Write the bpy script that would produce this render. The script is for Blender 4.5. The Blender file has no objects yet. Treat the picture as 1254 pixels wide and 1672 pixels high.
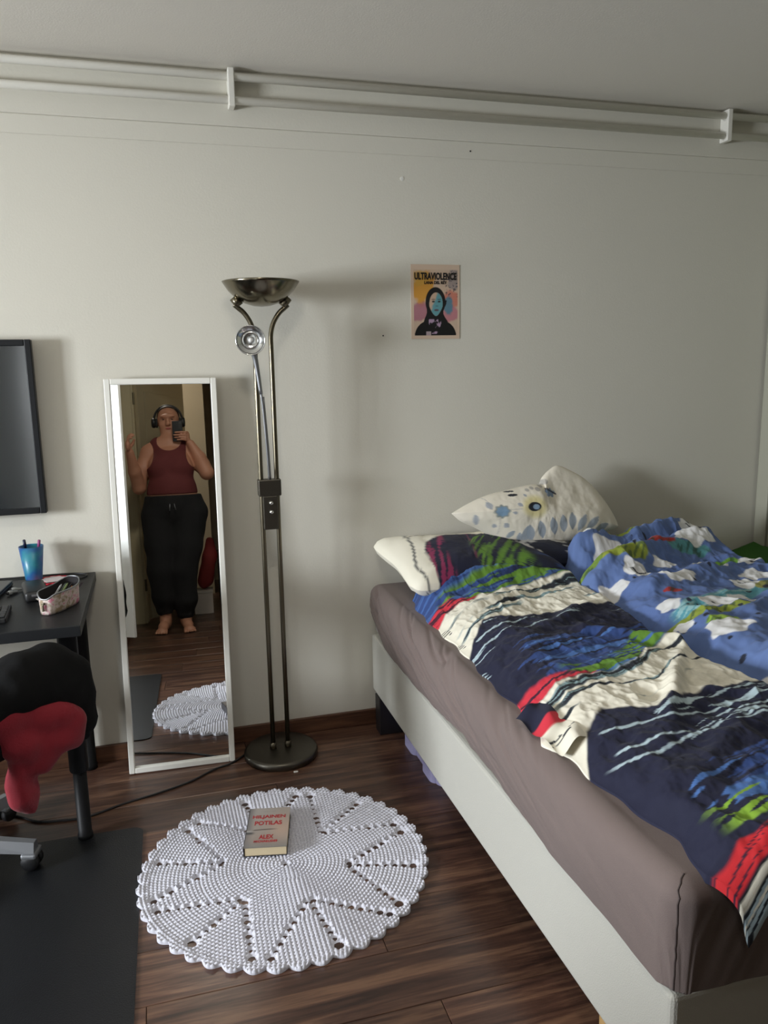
import bpy, bmesh, math, random
import numpy as np
from mathutils import Vector, Matrix

# ------------------------------------------------------------------ camera
W_PX, H_PX = 1254, 1672
F_PX, PITCH, ROLL, YAW, CAM_Z = 1290.0, math.radians(10.46), math.radians(-1.027), math.radians(15.84), 1.5
scn = bpy.context.scene
COL = scn.collection
fwd = Vector((math.sin(YAW)*math.cos(PITCH), math.cos(YAW)*math.cos(PITCH), -math.sin(PITCH)))
r0 = Vector((math.cos(YAW), -math.sin(YAW), 0)); u0 = r0.cross(fwd)
rgt = r0*math.cos(ROLL) + u0*math.sin(ROLL); upv = rgt.cross(fwd)
cd = bpy.data.cameras.new('camera'); cam = bpy.data.objects.new('camera', cd); COL.objects.link(cam)
cd.sensor_fit = 'VERTICAL'; cd.sensor_height = 36.0; cd.lens = F_PX/H_PX*36.0; cd.clip_start = 0.01
M = Matrix((rgt, upv, -fwd)).transposed().to_4x4(); M.translation = (0, 0, CAM_Z)
cam.matrix_world = M
scn.camera = cam

# ------------------------------------------------------------------ world, lights, exposure
D = 3.065            # far wall
XL, XR = -3.60, 2.71 # left and right walls
ZC = 2.537
YF, YD = 0.45, -0.30 # wall beside the alcove, doorway wall
wd = bpy.data.worlds.new('world'); scn.world = wd; wd.use_nodes = True
wd.node_tree.nodes['Background'].inputs[0].default_value = (0.80, 0.90, 1.0, 1)
wd.node_tree.nodes['Background'].inputs[1].default_value = 2.0
WY0, WY1, WZ0, WZ1 = 0.62, 1.72, 1.00, 1.80   # window opening in the left wall
WTILT = 18    # daylight comes from the sky, a little from above
def area(name, loc, rot, sx, sy, power, col):
    l = bpy.data.lights.new(name, 'AREA'); l.shape = 'RECTANGLE'; l.size = sx; l.size_y = sy
    l.energy = power; l.color = col
    o = bpy.data.objects.new(name, l); COL.objects.link(o); o.location = loc; o.rotation_euler = rot
    return o
wl_ = area('window_daylight', (XL-0.22, (WY0+WY1)/2, (WZ0+WZ1)/2), (0, -math.radians(90-WTILT), 0), WZ1-WZ0, WY1-WY0, 236, (0.94, 0.975, 1.03))
wl_.data.spread = math.radians(150)
scn.view_settings.view_transform = 'Standard'; scn.view_settings.look = 'None'
scn.view_settings.gamma = 1.0; scn.view_settings.exposure = 0.0
try: scn.view_settings.use_curve_mapping = False
except Exception: pass

# ------------------------------------------------------------------ helpers
random.seed(7); RNG = np.random.default_rng(7)
def lin(r, g, b):
    f = lambda c: (c/255/12.92 if c/255 <= .04045 else ((c/255+.055)/1.055)**2.4)
    return (f(r), f(g), f(b))
def clean(s): return s
ORG = {}
def link(o): COL.objects.link(o); return o
def thing(name, label, cat, loc=(0, 0, 0), group=None, kind=None):
    o = link(bpy.data.objects.new(name, None)); o.location = loc; o.empty_display_size = .05
    if label: o['label'] = label
    if cat: o['category'] = cat
    if group: o['group'] = group
    if kind: o['kind'] = kind
    ORG[o] = np.array(loc, float); return o
def make_mesh(name, V, F, smooth=False, attr=None):
    me = bpy.data.meshes.new(name)
    V = np.asarray(V, np.float32)
    if isinstance(F, np.ndarray):
        n = F.shape[1]
        me.vertices.add(len(V)); me.vertices.foreach_set('co', V.ravel())
        me.loops.add(F.size); me.loops.foreach_set('vertex_index', F.astype(np.int32).ravel())
        me.polygons.add(len(F)); me.polygons.foreach_set('loop_start', np.arange(0, F.size, n, dtype=np.int32))
        me.update(calc_edges=True); me.validate()
    else:
        me.from_pydata(V.tolist(), [], F); me.update()
    if smooth: me.polygons.foreach_set('use_smooth', np.ones(len(me.polygons), bool))
    if attr is not None:
        a = me.color_attributes.new('print', 'FLOAT_COLOR', 'POINT')
        c = np.ones((len(V), 4), np.float32); c[:, :3] = attr; a.data.foreach_set('color', c.ravel())
    return me
def part(name, VF, mat, parent=None, smooth=False, attr=None, label=None, kind=None, recalc=False):
    V, F = VF; V = np.asarray(V, float)
    if parent is not None: V = V - ORG[parent]
    me = make_mesh(name, V, F, smooth, attr)
    if recalc:
        bm = bmesh.new(); bm.from_mesh(me); bmesh.ops.recalc_face_normals(bm, faces=bm.faces); bm.to_mesh(me); bm.free()
    me.materials.append(mat)
    o = link(bpy.data.objects.new(name, me))
    if parent is not None: o.parent = parent; ORG[o] = ORG[parent]
    else: ORG[o] = np.zeros(3)
    if label: o['label'] = label
    if kind: o['kind'] = kind
    return o
def single(name, VF, mat, label, cat, smooth=False, attr=None, group=None, kind=None, recalc=False):
    """a top-level thing that is one mesh: origin moved to its base"""
    V = np.asarray(VF[0], float); c = np.array([(V[:, 0].min()+V[:, 0].max())/2, (V[:, 1].min()+V[:, 1].max())/2, V[:, 2].min()])
    o = part(name, (V-c, VF[1]), mat, None, smooth, attr, label, kind, recalc); o.location = c; ORG[o] = c
    if cat: o['category'] = cat
    if group: o['group'] = group
    return o
def struct(name, VF, mat, parent=None, smooth=False):
    o = part(name, VF, mat, parent, smooth)
    if parent is None: o['kind'] = 'structure'
    return o
def join(*L):
    V = []; F = []; n = 0
    for v, f in L:
        v = np.asarray(v, float); V.append(v); F += [tuple(int(i)+n for i in q) for q in f]; n += len(v)
    return np.concatenate(V), F
def rot(axis, a):
    c, s = math.cos(a), math.sin(a)
    return np.array({'x': [[1, 0, 0], [0, c, -s], [0, s, c]], 'y': [[c, 0, s], [0, 1, 0], [-s, 0, c]], 'z': [[c, -s, 0], [s, c, 0], [0, 0, 1]]}[axis])
def xf(VF, R=None, t=(0, 0, 0)):
    V = np.asarray(VF[0], float)
    if R is not None: V = V @ np.asarray(R).T
    return V+np.array(t), VF[1]
def bm_out(bm):
    bm.verts.index_update(); V = np.array([v.co[:] for v in bm.verts]); F = [tuple(v.index for v in f.verts) for f in bm.faces]; bm.free(); return V, F
def box(x0, x1, y0, y1, z0, z1, bev=0, seg=2):
    if bev == 0:
        V = [(x, y, z) for x in (x0, x1) for y in (y0, y1) for z in (z0, z1)]
        return np.array(V, float), [(0, 1, 3, 2), (4, 6, 7, 5), (0, 4, 5, 1), (2, 3, 7, 6), (0, 2, 6, 4), (1, 5, 7, 3)]
    bm = bmesh.new(); bmesh.ops.create_cube(bm, size=1)
    for v in bm.verts: v.co = Vector(((x0+x1)/2+v.co.x*(x1-x0), (y0+y1)/2+v.co.y*(y1-y0), (z0+z1)/2+v.co.z*(z1-z0)))
    bmesh.ops.bevel(bm, geom=bm.edges[:], offset=bev, segments=seg, affect='EDGES', profile=.5)
    return bm_out(bm)
def lathe(prof, n=32, c=(0, 0, 0)):
    """prof: (r, z) list; r=0 ends make poles"""
    V = []; F = []; rows = []
    for r, z in prof:
        if r < 1e-6: rows.append([len(V)]); V.append((c[0], c[1], c[2]+z))
        else:
            rows.append(list(range(len(V), len(V)+n)))
            for k in range(n):
                a = 2*math.pi*k/n; V.append((c[0]+r*math.cos(a), c[1]+r*math.sin(a), c[2]+z))
    for A, B in zip(rows, rows[1:]):
        for k in range(n):
            a0, a1 = A[k % len(A)], A[(k+1) % len(A)]; b0, b1 = B[k % len(B)], B[(k+1) % len(B)]
            q = []
            for i in (a0, a1, b1, b0):
                if i not in q: q.append(i)
            if len(q) > 2: F.append(tuple(q))
    return np.array(V), F
def spline(pts, n=8):
    P = np.array(pts, float); out = []
    Q = np.vstack([2*P[0]-P[1], P, 2*P[-1]-P[-2]])
    for i in range(1, len(Q)-2):
        for k in range(n):
            t = k/n; a, b, c, d = Q[i-1], Q[i], Q[i+1], Q[i+2]
            out.append(.5*((2*b)+(-a+c)*t+(2*a-5*b+4*c-d)*t*t+(-a+3*b-3*c+d)*t**3))
    out.append(P[-1]); return np.array(out)
def tube(path, r, n=12, cap=True):
    P = np.array(path, float); m = len(P); rr = np.broadcast_to(np.asarray(r, float), (m,))
    T = np.gradient(P, axis=0); T /= np.linalg.norm(T, axis=1)[:, None]
    a = np.array([0, 0, 1.]) if abs(T[0][2]) < .9 else np.array([1., 0, 0])
    N = np.cross(T[0], a); N /= np.linalg.norm(N); V = []
    for i in range(m):
        N = N-T[i]*(N@T[i]); N /= np.linalg.norm(N); B = np.cross(T[i], N)
        for k in range(n):
            t = 2*math.pi*k/n; V.append(P[i]+rr[i]*(N*math.cos(t)+B*math.sin(t)))
    F = [(i*n+k, i*n+(k+1) % n, (i+1)*n+(k+1) % n, (i+1)*n+k) for i in range(m-1) for k in range(n)]
    if cap: F += [tuple(range(n))[::-1], tuple(range((m-1)*n, m*n))]
    return np.array(V), F
def rod(a, b, r0, r1=None, n=16): return tube([a, b], [r0, r0 if r1 is None else r1], n)
def prism(poly, z0, z1):
    n = len(poly); V = [(x, y, z0) for x, y in poly]+[(x, y, z1) for x, y in poly]
    return np.array(V, float), [tuple(range(n))[::-1], tuple(range(n, 2*n))]+[(i, (i+1) % n, n+(i+1) % n, n+i) for i in range(n)]
def gridfaces(nu, nv):
    i = np.arange(nu*nv).reshape(nu, nv)
    return np.stack([i[:-1, :-1], i[1:, :-1], i[1:, 1:], i[:-1, 1:]], -1).reshape(-1, 4)
def hash2(i, j, s): 
    h = (i.astype(np.int64)*374761393+j.astype(np.int64)*668265263+s*1442695041) & 0xffffffff
    h = ((h ^ (h >> 13))*1274126177) & 0xffffffff
    return ((h ^ (h >> 16)) & 0xffff)/65535.0
def vn(x, y, s=0):
    x = np.asarray(x, float); y = np.asarray(y, float); i = np.floor(x); j = np.floor(y); u = x-i; v = y-j
    u = u*u*(3-2*u); v = v*v*(3-2*v); i = i.astype(np.int64); j = j.astype(np.int64)
    a, b, c, d = hash2(i, j, s), hash2(i+1, j, s), hash2(i, j+1, s), hash2(i+1, j+1, s)
    return (a*(1-u)+b*u)*(1-v)+(c*(1-u)+d*u)*v
def fbm(x, y, s=0, o=4):
    t = 0; a = .5
    for k in range(o): t = t+a*vn(x*2**k, y*2**k, s+k*17); a *= .5
    return t/(1-.5**o)
def vn3(P, s=0):
    """value noise on an (...,3) array by stacking 2-D slices"""
    z = P[..., 2]; k = np.floor(z).astype(np.int64); w = z-k; w = w*w*(3-2*w)
    def sl(kk): return vn(P[..., 0]+kk*17.13, P[..., 1]+kk*31.7, s)
    return sl(k)*(1-w)+sl(k+1)*w
def sstep(a, b, x): t = np.clip((x-a)/(b-a), 0, 1); return t*t*(3-2*t)

# ------------------------------------------------------------------ signed-distance modelling -> one continuous mesh
class SDF:
    def __init__(s, lo, hi, h):
        s.lo = np.array(lo, float); s.h = h; s.n = np.ceil((np.array(hi)-s.lo)/h).astype(int)+1
        s.d = np.full(s.n, 1.0, np.float32)
    def _sub(s, lo, hi):
        a = np.clip(np.floor((np.array(lo)-s.lo)/s.h).astype(int), 0, s.n); b = np.clip(np.ceil((np.array(hi)-s.lo)/s.h).astype(int)+1, 0, s.n)
        sl = tuple(slice(i, j) for i, j in zip(a, b))
        ax = [s.lo[k]+s.h*np.arange(a[k], b[k]) for k in range(3)]
        return sl, np.stack(np.meshgrid(*ax, indexing='ij'), -1)
    def _mix(s, sl, d, k):
        o = s.d[sl]
        if k <= 0: s.d[sl] = np.minimum(o, d)
        else:
            h = np.clip(.5+.5*(o-d)/k, 0, 1); s.d[sl] = o*(1-h)+d*h-k*h*(1-h)
    def cone(s, a, b, ra, rb, k=.02):
        a = np.array(a, float); b = np.array(b, float); m = max(ra, rb)+k*2+s.h*3
        sl, P = s._sub(np.minimum(a, b)-m, np.maximum(a, b)+m)
        if P.size == 0: return
        ab = b-a; t = np.clip(((P-a)@ab)/max(ab@ab, 1e-9), 0, 1)
        d = np.linalg.norm(P-a-t[..., None]*ab, axis=-1)-(ra+(rb-ra)*t); s._mix(sl, d, k)
    def ell(s, c, r, k=.02, R=None):
        c = np.array(c, float); r = np.array(r, float); m = r.max()+k*2+s.h*3
        sl, P = s._sub(c-m, c+m); Q = P-c
        if R is not None: Q = Q@np.asarray(R)
        k0 = np.linalg.norm(Q/r, axis=-1); k1 = np.linalg.norm(Q/(r*r), axis=-1)
        s._mix(sl, k0*(k0-1)/np.maximum(k1, 1e-6), k)
    def chain(s, pts, rad, k=.02):
        for i in range(len(pts)-1): s.cone(pts[i], pts[i+1], rad[i], rad[i+1], k)
    def rbox(s, c, half, r, k=.02, R=None):
        c = np.array(c, float); half = np.array(half, float); m = np.linalg.norm(half)+k*2+s.h*3
        sl, P = s._sub(c-m, c+m); Q = P-c
        if R is not None: Q = Q@np.asarray(R)
        q = np.abs(Q)-(half-r); d = np.linalg.norm(np.maximum(q, 0), axis=-1)+np.minimum(q.max(-1), 0)-r; s._mix(sl, d, k)
    def pts(s):
        ax = [s.lo[k]+s.h*np.arange(s.n[k]) for k in range(3)]; return np.stack(np.meshgrid(*ax, indexing='ij'), -1)
    def mesh(s, smooth=2):
        d = s.d; neg = d < 0; n = np.array(d.shape)
        c = np.zeros(n-1, np.int8); off = [(i, j, k) for i in (0, 1) for j in (0, 1) for k in (0, 1)]
        def sh(A, o): return A[o[0]:o[0]+n[0]-1, o[1]:o[1]+n[1]-1, o[2]:o[2]+n[2]-1]
        for o in off: c += sh(neg, o)
        act = (c > 0) & (c < 8); idx = np.full(n-1, -1, np.int64); ijk = np.argwhere(act); idx[act] = np.arange(len(ijk))
        acc = np.zeros((len(ijk), 3)); cnt = np.zeros(len(ijk))
        val = {o: sh(d, o)[act] for o in off}
        for o in off:
            for ax in range(3):
                if o[ax] == 0:
                    p = list(o); p[ax] = 1; p = tuple(p); a, b = val[o], val[p]; m = (a < 0) != (b < 0)
                    t = a[m]/(a[m]-b[m]); q = np.tile(np.array(o, float), (m.sum(), 1)); q[:, ax] = t; acc[m] += q; cnt[m] += 1
        V = s.lo+s.h*(ijk+acc/cnt[:, None]); F = []
        for ax in range(3):
            b, e = (ax+1) % 3, (ax+2) % 3
            A = np.take(neg, range(0, n[ax]-1), ax); B = np.take(neg, range(1, n[ax]), ax); m = A != B
            q = np.argwhere(m); q = q[(q[:, b] > 0) & (q[:, e] > 0) & (q[:, b] < n[b]-1) & (q[:, e] < n[e]-1)]
            fl = neg[tuple(q.T)]; r = []
            for db, de in ((-1, -1), (0, -1), (0, 0), (-1, 0)):
                z = q.copy(); z[:, b] += db; z[:, e] += de; r.append(idx[tuple(z.T)])
            f = np.stack(r, 1); f[~fl] = f[~fl][:, ::-1]; F.append(f)
        F = np.concatenate(F); F = F[(F >= 0).all(1)]
        for _ in range(smooth):
            S = np.zeros_like(V); N = np.zeros(len(V))
            for i in range(4):
                a, b2 = F[:, i], F[:, (i+1) % 4]; np.add.at(S, a, V[b2]); np.add.at(N, a, 1)
            V = V*.5+.5*S/np.maximum(N, 1)[:, None]
        return V, F

# ------------------------------------------------------------------ materials
def nt(m): return m.node_tree.nodes, m.node_tree.links
def mat(name, col, rough=.6, metal=0., spec=.5, bump=0., bscale=80., vary=0., vscale=3., attr=False, sheen=0.):
    m = bpy.data.materials.new(name); m.use_nodes = True; N, L = nt(m); b = N['Principled BSDF']
    b.inputs['Base Color'].default_value = (*col, 1); b.inputs['Roughness'].default_value = rough; b.inputs['Metallic'].default_value = metal
    b.inputs['Specular IOR Level'].default_value = spec
    if sheen: b.inputs['Sheen Weight'].default_value = sheen
    tc = N.new('ShaderNodeTexCoord')
    src = None
    if attr:
        a = N.new('ShaderNodeAttribute'); a.attribute_name = 'print'; src = a.outputs['Color']
    if vary:
        n = N.new('ShaderNodeTexNoise'); n.inputs['Scale'].default_value = vscale; n.inputs['Detail'].default_value = 5; L.new(tc.outputs['Object'], n.inputs['Vector'])
        mx = N.new('ShaderNodeMix'); mx.data_type = 'RGBA'; mx.blend_type = 'MULTIPLY'; mx.inputs['Factor'].default_value = 1
        r = N.new('ShaderNodeMapRange'); r.inputs[3].default_value = 1-vary; r.inputs[4].default_value = 1+vary; L.new(n.outputs['Fac'], r.inputs[0])
        cmb = N.new('ShaderNodeCombineColor'); [L.new(r.outputs[0], cmb.inputs[i]) for i in range(3)]
        if src is not None: L.new(src, mx.inputs['A'])
        else: mx.inputs['A'].default_value = (*col, 1)
        L.new(cmb.outputs[0], mx.inputs['B']); src = mx.outputs['Result']
    if src is not None: L.new(src, b.inputs['Base Color'])
    if bump:
        n = N.new('ShaderNodeTexNoise'); n.inputs['Scale'].default_value = bscale; n.inputs['Detail'].default_value = 3; L.new(tc.outputs['Object'], n.inputs['Vector'])
        bp = N.new('ShaderNodeBump'); bp.inputs['Strength'].default_value = bump; bp.inputs['Distance'].default_value = .004; L.new(n.outputs['Fac'], bp.inputs['Height']); L.new(bp.outputs[0], b.inputs['Normal'])
    return m
def glass_mat(name, tint=(1, 1, 1), gloss=.08, rough=.02):
    m = bpy.data.materials.new(name); m.use_nodes = True; N, L = nt(m); N.remove(N['Principled BSDF'])
    t = N.new('ShaderNodeBsdfTransparent'); t.inputs[0].default_value = (*tint, 1); g = N.new('ShaderNodeBsdfGlossy'); g.inputs['Roughness'].default_value = rough
    x = N.new('ShaderNodeMixShader'); x.inputs[0].default_value = gloss; L.new(t.outputs[0], x.inputs[1]); L.new(g.outputs[0], x.inputs[2]); L.new(x.outputs[0], N['Material Output'].inputs[0]); return m
def wood_mat(name, dark, mid, light, sx=1.2, sy=18., rough=.35, random_tone=.25):
    """streaky grain along the object's X axis, tone shifted per board"""
    m = bpy.data.materials.new(name); m.use_nodes = True; N, L = nt(m); b = N['Principled BSDF']; b.inputs['Roughness'].default_value = rough
    tc = N.new('ShaderNodeTexCoord'); oi = N.new('ShaderNodeObjectInfo')
    off = N.new('ShaderNodeVectorMath'); off.operation = 'MULTIPLY_ADD'; cmb = N.new('ShaderNodeCombineXYZ')
    for i in range(3): L.new(oi.outputs['Random'], cmb.inputs[i])
    L.new(cmb.outputs[0], off.inputs[0]); off.inputs[1].default_value = (41, 17, 9); L.new(tc.outputs['Object'], off.inputs[2])
    mp = N.new('ShaderNodeMapping'); mp.inputs['Scale'].default_value = (sx, sy, sy); L.new(off.outputs[0], mp.inputs['Vector'])
    n1 = N.new('ShaderNodeTexNoise'); n1.inputs['Scale'].default_value = 1.6; n1.inputs['Detail'].default_value = 8; n1.inputs['Roughness'].default_value = .62; n1.inputs['Distortion'].default_value = .9; L.new(mp.outputs[0], n1.inputs['Vector'])
    n2 = N.new('ShaderNodeTexNoise'); n2.inputs['Scale'].default_value = 7; n2.inputs['Detail'].default_value = 4; L.new(mp.outputs[0], n2.inputs['Vector'])
    ad = N.new('ShaderNodeMath'); ad.operation = 'MULTIPLY_ADD'; ad.inputs[1].default_value = .35; L.new(n2.outputs['Fac'], ad.inputs[0]); L.new(n1.outputs['Fac'], ad.inputs[2])
    rp = N.new('ShaderNodeValToRGB'); e = rp.color_ramp.elements; e[0].position = .48; e[0].color = (*dark, 1); e[1].position = .86; e[1].color = (*light, 1)
    k = rp.color_ramp.elements.new(.66); k.color = (*mid, 1); L.new(ad.outputs[0], rp.inputs[0])
    mr = N.new('ShaderNodeMapRange'); mr.inputs[3].default_value = 1-random_tone; mr.inputs[4].default_value = 1+random_tone; L.new(oi.outputs['Random'], mr.inputs[0])
    cc = N.new('ShaderNodeCombineColor'); [L.new(mr.outputs[0], cc.inputs[i]) for i in range(3)]
    mx = N.new('ShaderNodeMix'); mx.data_type = 'RGBA'; mx.blend_type = 'MULTIPLY'; mx.inputs['Factor'].default_value = 1; L.new(rp.outputs[0], mx.inputs['A']); L.new(cc.outputs[0], mx.inputs['B']); L.new(mx.outputs['Result'], b.inputs['Base Color'])
    bp = N.new('ShaderNodeBump'); bp.inputs['Strength'].default_value = .08; bp.inputs['Distance'].default_value = .002; L.new(n1.outputs['Fac'], bp.inputs['Height']); L.new(bp.outputs[0], b.inputs['Normal'])
    return m
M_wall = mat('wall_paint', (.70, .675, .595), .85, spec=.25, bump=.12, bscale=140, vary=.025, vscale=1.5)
M_wall2 = mat('low_bounce_wall_paint', (.26, .24, .20), .85, spec=.25, bump=.12, bscale=140, vary=.03, vscale=1.5)  # darkened for the mostly unseen walls so they bounce less light
M_ceil = mat('ceiling_paint', (.78, .745, .68), .7, spec=.3, bump=.15, bscale=160)
M_trim = mat('low_bounce_trim_paint', (.40, .395, .32), .5, spec=.4)  # darkened along with the right wall to hold back bounced light
M_rwall = mat('low_bounce_right_wall_paint', (.30, .295, .225), .8, spec=.25, bump=.12, bscale=140, vary=.03)  # made darker than wall_paint to cut light bounced onto the back wall
M_pipe = mat('pipe_paint', (.82, .80, .73), .45, spec=.4, bump=.1, bscale=60)
M_floor = wood_mat('floor_laminate', lin(50, 34, 29), lin(78, 54, 44), lin(116, 86, 67), rough=.32)
M_base = wood_mat('baseboard_wood', lin(66, 42, 32), lin(92, 62, 46), lin(120, 84, 60), rough=.4, random_tone=.05)
M_sub = mat('subfloor', (.02, .014, .012), .9)
M_white = mat('white_paint', (.84, .83, .77), .4)
M_black = mat('black_plastic', (.012, .012, .013), .45)
M_bmetal = mat('black_metal', (.008, .008, .009), .5, spec=.2)
M_brass = mat('antique_brass', lin(118, 111, 94), .3, metal=1.)
M_brassb = mat('brushed_brass', lin(100, 96, 88), .4, metal=1., bump=.05, bscale=300)
M_steel = mat('grey_metal', lin(150, 152, 156), .35, metal=.8)
M_mirror = mat('mirror_silver', (.90, .91, .90), .004, metal=1.)
M_skin = mat('skin', lin(196, 140, 112), .5, vary=.06, vscale=14)
M_cream = mat('door_cream', lin(196, 184, 150), .5)

# ================================================================== structure
HB = -2.6            # end of the hallway
HX = 0.52            # hallway right wall
AX = -0.435          # alcove left wall face
fl = thing('floor', None, None, (0, 0, 0), kind='structure')
part('subfloor', box(XL-.1, XR+.1, HB-.1, D+.1, -.06, -.0135), M_sub, fl)
PW, PL = 0.188, 1.285
def plank_mesh(L, w):
    g = .0008
    bm = bmesh.new(); bmesh.ops.create_cube(bm, size=1)
    for v in bm.verts: v.co = Vector((v.co.x*(L-2*g), v.co.y*(w-2*g), (v.co.z-.5)*.0125))
    top = [e for e in bm.edges if all(v.co.z > -.001 for v in e.verts)]
    bmesh.ops.bevel(bm, geom=top, offset=.0012, segments=1, affect='EDGES')
    return bm_out(bm)
cache = {}
y = D; row = 0
while y > HB:
    x = XL-((row*.47) % 1)*PL; w = min(PW, y-HB)
    while x < XR:
        a, b = max(x, XL), min(x+PL, XR)
        if y-w < YD-.2: a = max(a, -1.15)
        if b-a > .01:
            k = (round(b-a, 4), round(w, 4))
            if k not in cache:
                me = make_mesh('plank', *plank_mesh(*k)); me.materials.append(M_floor); cache[k] = me
            o = link(bpy.data.objects.new('plank', cache[k])); o.parent = fl; o.location = ((a+b)/2, y-w/2, 0)
        x += PL
    y -= PW; row += 1
struct('ceiling', box(XL-.1, XR+.1, HB-.1, D+.1, ZC, ZC+.1), M_ceil)
struct('wall_back', box(XL-.1, XR+.1, D, D+.1, -.05, ZC), M_wall)
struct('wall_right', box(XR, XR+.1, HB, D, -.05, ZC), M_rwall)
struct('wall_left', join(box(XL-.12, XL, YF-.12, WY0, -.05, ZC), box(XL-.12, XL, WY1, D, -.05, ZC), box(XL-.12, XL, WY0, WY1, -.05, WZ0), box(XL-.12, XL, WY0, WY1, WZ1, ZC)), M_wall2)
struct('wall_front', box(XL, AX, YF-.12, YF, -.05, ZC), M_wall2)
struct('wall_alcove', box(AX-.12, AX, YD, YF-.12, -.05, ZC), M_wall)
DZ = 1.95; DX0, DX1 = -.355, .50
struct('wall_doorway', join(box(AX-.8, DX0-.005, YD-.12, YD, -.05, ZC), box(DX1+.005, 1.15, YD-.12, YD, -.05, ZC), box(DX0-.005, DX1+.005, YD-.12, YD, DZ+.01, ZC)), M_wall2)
M_niche = mat('low_bounce_niche_paint', lin(80, 74, 66), .8, vary=.03)  # unseen niche added at the right, dark so that it swallows bounced light
struct('wall_added_niche_left', box(1.15, 1.25, HB, YD, -.05, ZC), M_niche)
struct('wall_added_niche_end', box(1.25, XR+.1, HB-.1, HB, -.05, ZC), M_niche)
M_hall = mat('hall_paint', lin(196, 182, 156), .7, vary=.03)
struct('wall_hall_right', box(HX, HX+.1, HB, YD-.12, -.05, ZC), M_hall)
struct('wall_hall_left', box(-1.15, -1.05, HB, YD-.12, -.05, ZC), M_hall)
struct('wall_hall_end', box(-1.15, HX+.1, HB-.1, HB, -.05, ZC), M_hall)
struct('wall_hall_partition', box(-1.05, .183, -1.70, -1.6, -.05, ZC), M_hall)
# painted bands at the head of the wall
struct('trim_1', box(XL, XR, D-.011, D, 2.352, ZC, .003), M_wall)
struct('trim_2', box(XL, XR, D-.005, D, 2.290, 2.352, .0015, 1), M_wall)
struct('trim_3', box(XR-.02, XR, D-.085, D-.012, .067, 2.29, .004), M_trim)
struct('trim_4', box(XR-.012, XR, 2.15, D-.089, .067, 2.29, .003), M_rwall)
# baseboards (boards of the setting)
def base(name, x0, x1, y0, y1): struct(name, box(x0, x1, y0, y1, 0, .066, .003), M_base)
base('baseboard_back', XL, XR, D-.015, D)
base('baseboard_left', XL, XL+.015, YF+.015, D-.016)
base('baseboard_right', XR-.015, XR, YD+.016, D-.016)
base('baseboard_front', XL+.016, AX, YF, YF+.015)
base('baseboard_alcove', AX, AX+.013, YD+.03, YF+.015)
# window in the left wall: frame, mullion, panes, sill
wn = thing('window_1', None, None, (XL-.06, (WY0+WY1)/2, WZ0), kind='structure')
fw = .055
part('window_frame', join(box(XL-.09, XL-.03, WY0, WY0+fw, WZ0, WZ1), box(XL-.09, XL-.03, WY1-fw, WY1, WZ0, WZ1), box(XL-.09, XL-.03, WY0+fw, WY1-fw, WZ0, WZ0+fw), box(XL-.09, XL-.03, WY0+fw, WY1-fw, WZ1-fw, WZ1)), M_white, wn)
part('mullion', box(XL-.085, XL-.035, 1.15, 1.19, WZ0+fw, WZ1-fw), M_white, wn)
M_pane = glass_mat('window_glass', (.97, .98, .98), .05)
for a, b in ((WY0+fw, 1.15), (1.19, WY1-fw)): part('pane', box(XL-.064, XL-.058, a, b, WZ0+fw, WZ1-fw), M_pane, wn)
part('window_sill', box(XL-.02, XL+.10, WY0-.04, WY1+.04, WZ0-.035, WZ0-.002, .006), M_white, wn)
# doorway behind the photographer
dr = thing('door_1', None, None, (DX0, YD, 0), kind='structure')
part('door_frame', join(box(AX+.002, DX0, YD, YD+.022, 0, DZ+.075, .004), box(DX1, DX1+.075, YD, YD+.022, 0, DZ+.075, .004), box(DX0, DX1, YD, YD+.022, DZ, DZ+.075, .004), box(DX0-.004, DX0+.016, YD-.12, YD, 0, DZ), box(DX1-.016, DX1+.004, YD-.12, YD, 0, DZ), box(DX0+.016, DX1-.016, YD-.12, YD, DZ-.016, DZ+.004)), M_cream, dr)
la = math.atan2(-.72, .33); Rl = rot('z', la)
lf = part('door_leaf', xf(join(box(0, .79, -.02, .02, .012, 1.93, .003), box(.10, .69, .018, .026, .15, .85, .005), box(.10, .69, .018, .026, 1.0, 1.80, .005)), Rl, (DX0+.02, YD-.14, 0)), mat('door_paint', lin(176, 166, 140), .5), dr)
part('door_handle', xf(join(rod((.73, .02, 1.02), (.73, .07, 1.02), .009), rod((.735, .065, 1.02), (.62, .065, 1.02), .009)), Rl, (DX0+.02, YD-.14, 0)), M_steel, lf)
for z in (.25, 1.0, 1.68): part('hinge', rod((DX0+.018, YD-.004, z), (DX0+.018, YD-.004, z+.09), .009), M_brass, dr)
# small chips and specks in the wall paint
for nm, x, z, r, m in (('filler_spot', .965, 2.206, .008, M_white), ('nail_hole', .879, 1.618, .003, M_sub), ('nail_hole', 1.244, 2.318, .003, M_sub)):
    yy = D-.012 if z > 2.29 and z < 2.35 else D
    part(nm, xf(lathe([(0, .0015), (r, .001), (r, -.001)], 10), rot('x', math.pi/2), (x, (D-.005 if z > 2.29 else D)-.0005, z)), m, bpy.data.objects['wall_back'])
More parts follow.
